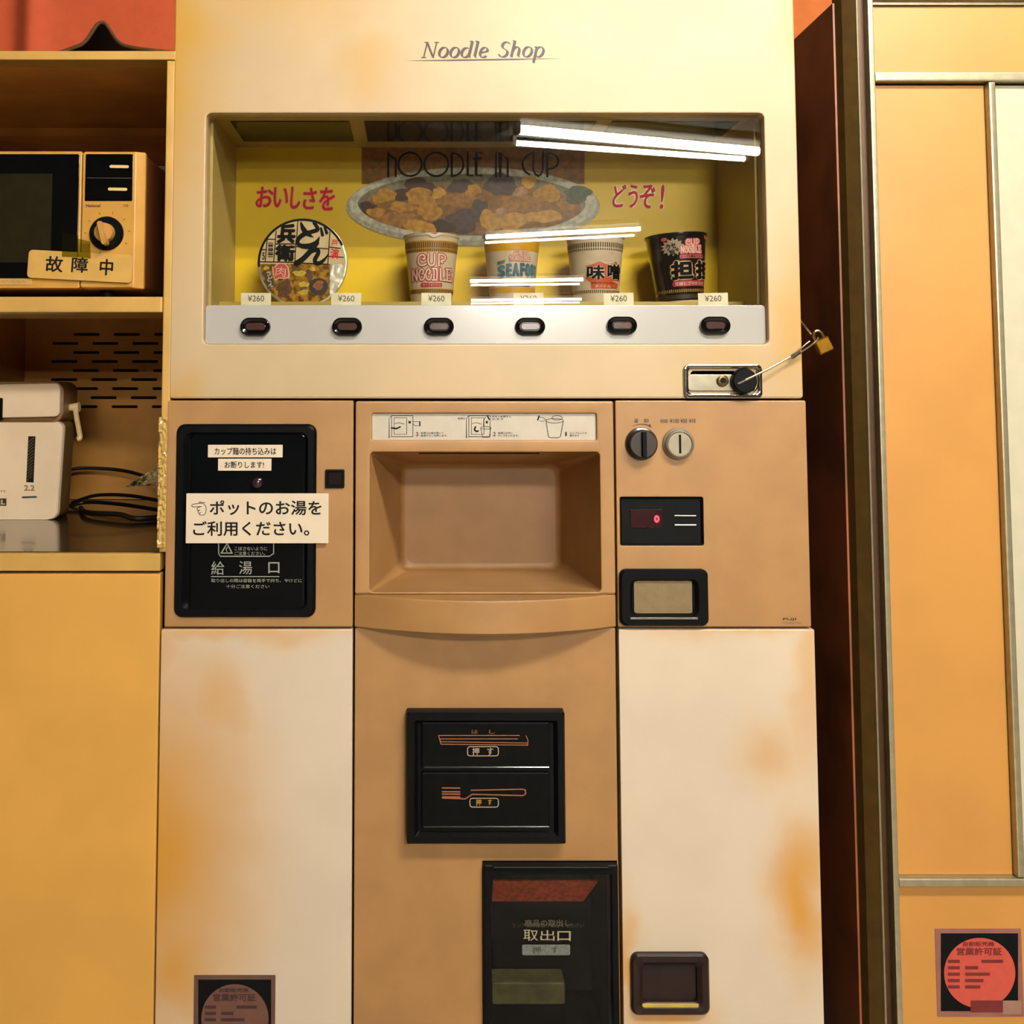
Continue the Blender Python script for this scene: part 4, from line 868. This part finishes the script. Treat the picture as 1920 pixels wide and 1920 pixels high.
bc = thing('base_cabinet', (HX0+.3, .4, 0), 'plain tan base cabinet at the lower left under the electric pot', 'cabinet')
cxr = pt(300, 1050).x
m = MB().slab(HX0, cxr, zk0, zk1-.0015, 0, .03, .001, .002).box(HX0, cxr-.002, .03, .86, zk0+.003, zk1-.002); build('counter_top', m, TAN, bc)
m = MB().box(HX0+.002, cxr-.003, .012, .855, zk1-.002, zk1); build('counter_sheet', m, M('sheet_dark', (66, 52, 34), .16, var=.25, scale=7, coat=.3, bump=.25, bscale=12), bc)
dr = pt(294, 1500).x
m = MB().slab(HX0, dr, .05, pt(150, 1076).z, 0, .02, .001, .003); build('cabinet_door', m, M('cab_tan', (252, 188, 88), .4, alb=.56, var=.05, scale=5, bump=.1, bscale=700), bc)
m = MB().box(HX0, dr-.004, .022, .86, .0, zk0+.002); build('cabinet_body', m, M('cab_dark', (60, 40, 24), .6), bc)

# crinkled tape on the post
m = MB(); rnd = random.Random(3); nx, nz = 8, 70
a = rc(297, 782, 312, 1026, -.002); vs = []
for j in range(nz+1):
    for i in range(nx+1):
        x = a[0]+(a[1]-a[0])*i/nx; z = a[2]+(a[3]-a[2])*j/nz
        ex = (.0012*mnoise.noise((z*90, i, 3)) if i in (0, nx) else 0)
        vs.append((x+ex, -.0045-.0035*mnoise.noise((x*260, 2.1, z*170))-.002*mnoise.noise((x*90, 7, z*420)), z))
m.addf(vs, [(j*(nx+1)+i, j*(nx+1)+i+1, (j+1)*(nx+1)+i+1, (j+1)*(nx+1)+i) for j in range(nz) for i in range(nx)])
bk = [(p[0], -.0005, p[2]) for p in vs]; o_ = len(m.v)
m.addf(bk, [((j+1)*(nx+1)+i, (j+1)*(nx+1)+i+1, j*(nx+1)+i+1, j*(nx+1)+i) for j in range(nz) for i in range(nx)])
mesh_thing('tape_strip', m, M('tape_gloss', (238, 196, 112), .12, var=.1, scale=200, coat=1), 'strip of crinkled shiny tape down the post between shelf unit and machine', 'tape', smooth=20)

# ------------------------------------------------------------------ microwave oven
MY = .03
mw = thing('microwave_oven', (pt(0, 500, MY).x, .2, zs1), 'tan microwave oven with black door window and round dial on the shelf', 'microwave')
a = rc(-175, 283, 268, 541, MY)
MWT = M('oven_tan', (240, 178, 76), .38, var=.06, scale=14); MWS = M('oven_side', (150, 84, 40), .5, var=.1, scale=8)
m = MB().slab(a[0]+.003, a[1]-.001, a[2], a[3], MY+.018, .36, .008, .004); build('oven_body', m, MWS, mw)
for fx_ in (a[0]+.05, a[1]-.07):
    for fy in (.07, .30): build('foot', MB().lathe([(.013, zs1), (.013, a[2]+.002)], 16, 'z', (fx_, fy, 0)), BLM, mw)
b = rc(-175, 283, 151.5, 541, MY); dm = MB().slab(b[0], b[1], b[2], b[3], MY, MY+.02, .004, .003); odoor = build('oven_door', dm, MWT, mw)
q = rc(-160, 289, 147, 522, MY); build('door_window', MB().slab(q[0], q[1], q[2], q[3], MY-.0012, MY+.004, .004, .001), M('oven_glass', (11, 12, 13), .1, var=.1, spec=.25), odoor)
q = rc(-160, 326, 97, 492, MY); build('window_mesh', MB().box(q[0], q[1], MY-.0016, MY-.0013, q[2], q[3]), M('oven_mesh', (40, 36, 16), .4, var=.15, scale=50, spec=.1), odoor)
q = rc(-60, 523, 60, 534, MY); build('label_strip', MB().box(q[0], q[1], MY-.0008, MY-.0001, q[2], q[3]), M('strip_tan', (236, 186, 106), .5), odoor)
pr('strip_writing', Flat().line(smooth_path([(2, 528), (6, 526), (8, 530), (12, 526), (16, 529), (20, 527), (30, 528), (34, 526), (36, 530), (42, 527), (48, 529)], 4), .8), MY-.001, M('ink_scrawl', (180, 130, 66), .6), odoor)
b = rc(154, 283, 268, 541, MY)
m = MB(); m.loft([[(x, y, z) for x, z in rrect(b[0], b[1]-i, b[2]+j, b[3]-j, .003)] for y, i, j in ((MY+.02, 0, 0), (MY+.012, 0, 0), (MY+.002, .013, .001), (MY, .016, .003))]); cp = build('control_panel', m, MWT, mw)
q = rc(160, 289, 249, 377, MY); dsp = build('oven_display', MB().slab(q[0], q[1], q[2], q[3], MY-.001, MY+.002, .002, .0006), M('oven_glass', (12, 13, 14)), cp)
fl = Flat().line([(208, 312), (239, 312.5)], 5.5).line([(205, 354.5), (236, 355)], 5.5); pr('button_bars', fl, MY-.0016, M('bar_cream', (240, 208, 140), .3, emit=((240, 200, 120), .12)), dsp)
pr('display_line', Flat().line([(163, 333.5), (246, 334)], 1), MY-.0014, M('line_grey', (96, 84, 66), .4), dsp)
fl = Flat().text('National', 161, 382.5, 188, 388.5, .03).text('NE', 232, 383, 241, 388, .0)
for k in range(9):
    ang = R(-160+k*35); fl.line([(201+39*math.sin(ang), 437-37*math.cos(ang)), (201+43*math.sin(ang), 437-41*math.cos(ang))], 1)
pr('panel_lettering', fl, MY-.0004, M('ink_oven', (70, 44, 20), .6), cp)
c = pt(200.5, 438, MY)
dl = build('dial', MB().lathe([(.0292, 0), (.0292, -.004), (.0275, -.006), (0, -.006)], 40, 'y', c, False, False), BL, cp)
kc = pt(199, 438, MY)
kb = build('dial_knob', MB().lathe([(.0172, -.005), (.0165, -.016), (.015, -.018), (0, -.018)], 32, 'y', kc, False, False), M('knob_tan', (222, 164, 78), .35), dl)
d = Vector((math.sin(R(14)), 0, -math.cos(R(14)))); n = Vector((d.z, 0, -d.x)); m = MB(); rings = []
for y, i in ((-.012, 0), (-.027, 0), (-.029, .001)):
    rings.append([kc+d*u+n*v+Vector((0, y, 0)) for u, v in rrect(-.018+i, .024-i, -.0048+i, .0048-i, .0045)])
m.loft(rings); build('knob_grip', m, M('knob_tan', (222, 164, 78)), kb)
# sign and tape
sg = thing('sign_plate', tuple(pt(149, 522, MY-.0035)), 'rounded cream out-of-order sign taped low on the microwave front', 'sign', None, (0, R(3), 0))
s = (pt(200, 500, MY)-pt(100, 500, MY)).x/100
m = MB(); m.loft([[(x, y, z) for x, z in rrect(-98*s+i, 98*s-i, -4*s+i, 49*s-i, 8*s)] for y, i in ((.0, 0), (-.0012, 0), (-.0016, .0005))]); build('sign_board', m, M('sign_cream', (244, 192, 96), .45, var=.05, scale=30), sg, 35, True)
fl = Flat().text('故', -64.5, -39, -32, -9, .018).text('障', -16, -39.5, 15, -10.5, .018).text('中', 37, -39, 62, -8, .02)
build('sign_lettering', MB().flat(fl, lambda u, v: Vector((u*s, -.002, -v*s))), INK, sg, 0, True)
m = MB()
for (x0, y0, x1, y1, sk) in ((117, 437, 146, 481, 1.5), (146, 447, 169, 482, 3)):
    q = [pt(x0, y0, MY-.0058), pt(x1, y0+sk+3, MY-.0058), pt(x1+1, y1+sk, MY-.0062), pt(x0-1, y1, MY-.0062)]
    m.addf(q+[p+Vector((0, .0003, 0)) for p in q], [(0, 1, 2, 3), (7, 6, 5, 4), (0, 4, 5, 1), (1, 5, 6, 2), (2, 6, 7, 3), (3, 7, 4, 0)])
mesh_thing('tape_piece', m, glass_mat('tape_green', (.74, .76, .30), .05, .2), 'piece of translucent green tape over the top edge of the out-of-order sign', 'tape', smooth=0)

# ------------------------------------------------------------------ electric pot
PY = .44; zp = zk1+.0005
pot = thing('electric_pot', (pt(-10, 900, PY).x, PY+.13, zp), 'white electric hot water pot with a level gauge on the dark counter', 'kettle')
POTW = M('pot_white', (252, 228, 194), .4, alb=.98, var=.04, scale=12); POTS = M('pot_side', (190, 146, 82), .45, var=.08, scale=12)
pb0, pb1, _, pzt = rc(-142, 715, 118, 975, PY); pz1 = pt(60, 790, PY).z
def potring(y, i, tpr=0): 
    o = []
    for x, z in rrect(pb0+i, pb1-i, zp, pz1, .016, 5): o.append((x+(pz1-z)*(-.045 if x > (pb0+pb1)/2 else .045), y, z))
    return o
def pot_in(i, k): return [(x, y, zp+(z-zp)*1.0) for x, y, z in potring(k, i)]
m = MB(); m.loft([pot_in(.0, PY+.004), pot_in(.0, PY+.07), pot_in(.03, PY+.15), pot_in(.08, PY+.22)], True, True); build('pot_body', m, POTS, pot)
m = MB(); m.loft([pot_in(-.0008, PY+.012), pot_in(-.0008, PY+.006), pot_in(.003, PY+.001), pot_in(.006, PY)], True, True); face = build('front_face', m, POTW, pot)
def topring(y, i, dz=0):
    return [(x, y, z) for x, z in rrect(pb0-.001+i, pb1+.001-i, pz1-.002+i*.4, pzt-i+dz, .022, 6)]
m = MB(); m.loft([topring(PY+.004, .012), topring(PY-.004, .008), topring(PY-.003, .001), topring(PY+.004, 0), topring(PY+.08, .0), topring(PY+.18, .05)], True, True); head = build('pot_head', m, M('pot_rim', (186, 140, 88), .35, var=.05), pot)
q = rc(-135, 723.5, 113, 786, PY-.006)
m = MB(); m.loft([[(x, y, z+(x-q[0])*.02) for x, z in rrect(q[0]+i, q[1]-i, q[2]+i, q[3]-i, .012)] for y, i in ((PY-.002, 0), (PY-.008, 0), (PY-.0095, .0015))]); hp = build('control_face', m, POTW, head)
q = rc(-30, 746, 5, 789, PY-.01); build('spout_button', MB().slab(q[0], q[1], q[2], q[3], PY-.0125, PY-.008, .003, .001), BL, hp)
Yf = PY-.0003
gz = pr('level_gauge', Flat().poly([(53, 818), (66.5, 818), (63, 905), (49, 904)]), Yf, M('gauge_dark', (44, 36, 32), .25), face)
fl = Flat()
for k in range(13): fl.line([(53.5-.3*k, 829+6*k), (63.5-.3*k, 820.5+6*k)], 1.5)
pr('gauge_hatching', fl, Yf-.0004, M('hatch_grey', (112, 92, 74), .5), gz)
pr('level_lettering', Flat().text('2.2', 45, 909.5, 65, 920.5, .05), Yf, M('ink_level', (204, 160, 118), .6), face)
pr('gauge_mark', Flat().line([(42.5, 932.5), (67.5, 931.8)], 3.4), Yf, M('ink_mark', (84, 70, 66), .5), face)
bdg = pr('capacity_badge', Flat().rect(-22, 934.5, 12, 948.5), Yf, M('badge_dark', (72, 54, 44), .5), face)
pr('badge_lettering', Flat().text('2.2L', -18, 937, 9.5, 946, .03), Yf-.0004, POTW, bdg)
pr('small_lettering', Flat().text('CAPACITY', -30, 919.5, 11, 923.5, .02), Yf, M('ink_mark', (84, 70, 66), .5), face)
PV = .475; HWM = M('handle_white', (250, 218, 160), .3, alb=.8)
m = MB().tube([pt(118, 765, PV), pt(134, 764, PV), pt(149, 763, PV)], [.007, .008, .0105], 14); hb = build('handle_pivot', m, HWM, pot)
wire('carry_handle', [pt(141, 764, PV-.004), pt(144, 785, PV-.012), pt(148, 806, PV-.022), pt(150, 820, PV-.03), pt(146, 823, PV-.03)], .0055, HWM, pot)

# cords and the plastic bag behind the pot
CORD = M('cord_black', (16, 13, 11), .5)
def counter(px, py): p = ptz(px, py, zk1+.004); return p
m = MB().tube(smooth_path([tuple(p) for p in (pt(120, 884, .78), pt(150, 878, .80), pt(200, 879, .80), pt(240, 884, .79), pt(275, 894, .76), pt(310, 905, .70))], 8), .0042, 8)
mesh_thing('power_cord', m, CORD, 'black power cord arching highest behind the pot on the counter', 'cord')
zz = zk1+.0052
m = MB().tube(smooth_path([tuple(p) for p in ((*pt(118, 935, .62).xy, zz), (pt(160, 915, .66).x, .66, zz+.008), (pt(210, 905, .60).x, .60, zz+.012), (pt(260, 905, .55).x, .55, zz+.010), (pt(310, 900, .5).x, .50, zz+.006))], 8), .0045, 8)
mesh_thing('power_cord', m, CORD, 'black power cord running across the counter under the plastic bag', 'cord')
m = MB().tube(smooth_path([tuple(p) for p in ((pt(152, 945, .62).x, .62, zz), (pt(170, 930, .52).x, .50, zz+.003), (pt(230, 925, .46).x, .44, zz+.006), (pt(270, 930, .46).x, .40, zz+.002), (pt(310, 925, .45).x, .43, zz+.002))], 8), .0055, 8)
mesh_thing('power_cord', m, CORD, 'thick black power cord lying nearest the front of the counter', 'cord')
m = MB().tube(smooth_path([tuple(p) for p in ((pt(130, 915, .70).x, .72, zz), (pt(180, 903, .70).x, .70, zz+.02), (pt(240, 898, .66).x, .66, zz+.024), (pt(300, 903, .62).x, .62, zz+.016), (pt(330, 903, .62).x, .62, zz+.010))], 8), .004, 8)
mesh_thing('power_cord', m, CORD, 'thin black power cord between the arching cord and the plastic bag', 'cord')
m = MB(); nu, nv = 16, 10; vs = []
for j in range(nv+1):
    for i in range(nu+1):
        u, v = i/nu, j/nv
        x = 236+72*u; yt = 915-46*u**.8; yb_ = 912-2*u; y = yt+(yb_-yt)*v
        p = pt(x, y, .32+.05*mnoise.noise((u*5, v*6, 1))+.03*mnoise.noise((u*14, v*11, 4))); vs.append(p+Vector((0, 0, .004*mnoise.noise((u*9, v*9, 9)))))
fs = [(j*(nu+1)+i, j*(nu+1)+i+1, (j+1)*(nu+1)+i+1, (j+1)*(nu+1)+i) for j in range(nv) for i in range(nu)]
m.addf(vs, fs); m.addf([p+Vector((0, .02, 0)) for p in vs], fs)
mesh_thing('plastic_bag', m, M('bag_clear', (252, 222, 176), .15, var=.3, scale=120, coat=.6, alb=.95), 'crumpled clear plastic bag on the cords at the right end of the counter', 'bag', smooth=15)

# ------------------------------------------------------------------ right-hand vending machine
rx = pt(1600, 700).x; RT = pt(1600, -6, 0).z+.03
rv = thing('vending_machine', (rx+.4, .35, 0), 'second vending machine at the right edge with metal trim, orange panels and dark brown side', 'vending machine')
WOOD = M('side_brown', (138, 76, 42), .45, alb=.75, var=.35, scale=6)
TRIMB = M('trim_olive', (112, 84, 36), .35, .6, var=.1, scale=40)
ORP = M('orange_panel', (238, 170, 82), .4, var=.04, scale=6, bump=.1, bscale=700)
zside = pt(1578, 0).z
build('side_panel', MB().box(rx-.012, rx+.01, .015, .74, .02, zside), WOOD, rv)
def X(px, y=740): return pt(px, y).x
xs = [X(1598), X(1619), X(1623), X(1640), X(1651)]
m = MB().addf([(x, y, z) for z in (.02, RT) for x, y in ((xs[0]-.008, .02), (xs[0], -.0), (xs[1], -.012), (xs[1]+.001, .02))], [(0, 1, 2, 3), (7, 6, 5, 4), (0, 4, 5, 1), (1, 5, 6, 2), (2, 6, 7, 3), (3, 7, 4, 0)]); build('corner_post', m, TRIMB, rv)
build('post_bead', MB().tube([Vector((xs[1]+.0015, -.013, .02)), Vector((xs[1]+.0015, -.013, RT))], .0018, 8), ALU, rv)
build('post_groove', MB().box(xs[2]-.001, xs[3], .0, .02, .02, RT), M('groove_brown', (96, 66, 34), .4, .4), rv)
build('post_flange', MB().slab(xs[3], xs[4], .02, RT, -.016, .02, .001, .002), ALU, rv)
XE = 1.75; px_ = xs[4]+.0005
zA = pt(1780, 12).z; zB1, zB0 = pt(1780, 139).z, pt(1780, 157).z; zC1, zC0 = pt(1790, 1640).z, pt(1790, 1657).z
build('top_rail', MB().slab(px_, XE, zA+.006, RT, -.014, .03, .001, .003).box(px_, XE, -.006, .03, zA+.001, zA+.006), ALU, rv)
build('upper_panel', MB().slab(px_, XE, zB1, zA, .0, .03, .0005, .001), ORP, rv)
build('cross_rail', MB().slab(px_, XE, zB0, zB1, -.014, .03, .001, .003), ALU, rv)
xm0, xm1 = X(1866), X(1880)
build('orange_panel', MB().slab(px_, xm0, zC1, zB0-.003, .0, .03, .0005, .001), ORP, rv)
build('mullion', MB().slab(xm0+.0005, xm1, zC1+.001, zB0-.0005, -.014, .03, .001, .003), ALU, rv)
build('white_panel', MB().slab(xm1+.0005, XE, zC1, zB0-.003, .0, .03, .0005, .001), M('panel_white', (238, 230, 200), .3, var=.03, scale=30), rv)
build('lower_rail', MB().slab(px_, XE, zC0, zC1, -.014, .03, .001, .003), ALU, rv)
build('lower_panel', MB().slab(px_, XE, .03, zC0, .0, .03, .0005, .001), ORP, rv)
build('machine_body', MB().box(rx+.012, XE, .031, .74, .02, zside).box(rx+.02, XE-.02, .1, .7, 0, .02), M('body_dark', (50, 34, 24), .6), rv)
permit(1755, 1741, 1917, 1906, -.0002, 'square sticker with a red disc at the bottom of the right-hand machine', M('sticker_pink', (172, 110, 100), .5), BLM, M('disc_red', (214, 84, 66), .5, alb=.62, var=.06, scale=60), M('disc_redink', (130, 30, 30), .6), M('label_pale', (186, 140, 120), .5))

# ------------------------------------------------------------------ cloths hanging behind
def cloth(x0, x1, ztop, hem, Y, label, mat, fold, cat='curtain'):
    m = MB(); nx, nz = 120, 14; vs = []
    for j in range(nz+1):
        for i in range(nx+1):
            x = x0+(x1-x0)*i/nx; zb = hem(x); z = zb+(ztop-zb)*j/nz; vs.append((x, Y+fold(x, z), z))
    fs = [(j*(nx+1)+i, j*(nx+1)+i+1, (j+1)*(nx+1)+i+1, (j+1)*(nx+1)+i) for j in range(nz) for i in range(nx)]
    n_ = len(vs); m.addf(vs+[(x, y+.002, z) for x, y, z in vs], fs+[tuple(n_+i for i in f[::-1]) for f in fs]+[(i, n_+i, n_+i+1, i+1) for i in range(nx)])
    hm = MB().tube([(x0+(x1-x0)*i/nx, Y+fold(x0+(x1-x0)*i/nx, hem(x0+(x1-x0)*i/nx))-.001, hem(x0+(x1-x0)*i/nx)) for i in range(nx+1)], .0045, 6)
    t = thing('hanging_curtain', ((x0+x1)/2, Y, hem((x0+x1)/2)), label, cat, 'orange curtains along the back wall')
    build('cloth', m, mat, t, 60); build('hem', hm, M('hem_brown', (110, 74, 34), .7), t, 60)
YCu = .60
xa = pt(190, 60, YCu).x; sc_ = (pt(200, 60, YCu)-pt(100, 60, YCu)).x/100; zh = pt(100, 91, YCu).z; zpk = pt(190, 43, YCu).z
def hem_l(x):
    u = (x-xa)/sc_
    s_ = math.exp(-(u/24)**2)*.9+math.exp(-(u/52)**2)*.16
    return zh+(zpk-zh)*min(1.03, s_) - (.012 if u > 0 else .03)*min(1, max(0, (abs(u)-50)/90))
def fold_l(x, z):
    u = (x-xa)/sc_
    return .035/(1+math.exp((u+160)/9))-.02*math.exp(-((u+128)/22)**2)+.005*math.sin(x*14)
cloth(pt(-260, 60, YCu).x, pt(420, 60, YCu).x, 3.045, hem_l, YCu, 'orange-red curtain above the shelf unit with its hem hitched up in one spot', M('cloth_red', (230, 96, 46), .85, var=.05, scale=30), fold_l)
cloth(.45, 1.6, 3.045, lambda x: 1.5, .90, 'bright orange curtain showing between the two vending machines at the top', M('cloth_orange', (240, 128, 50), .85, var=.05, scale=30), lambda x, z: .012*math.sin(x*22))
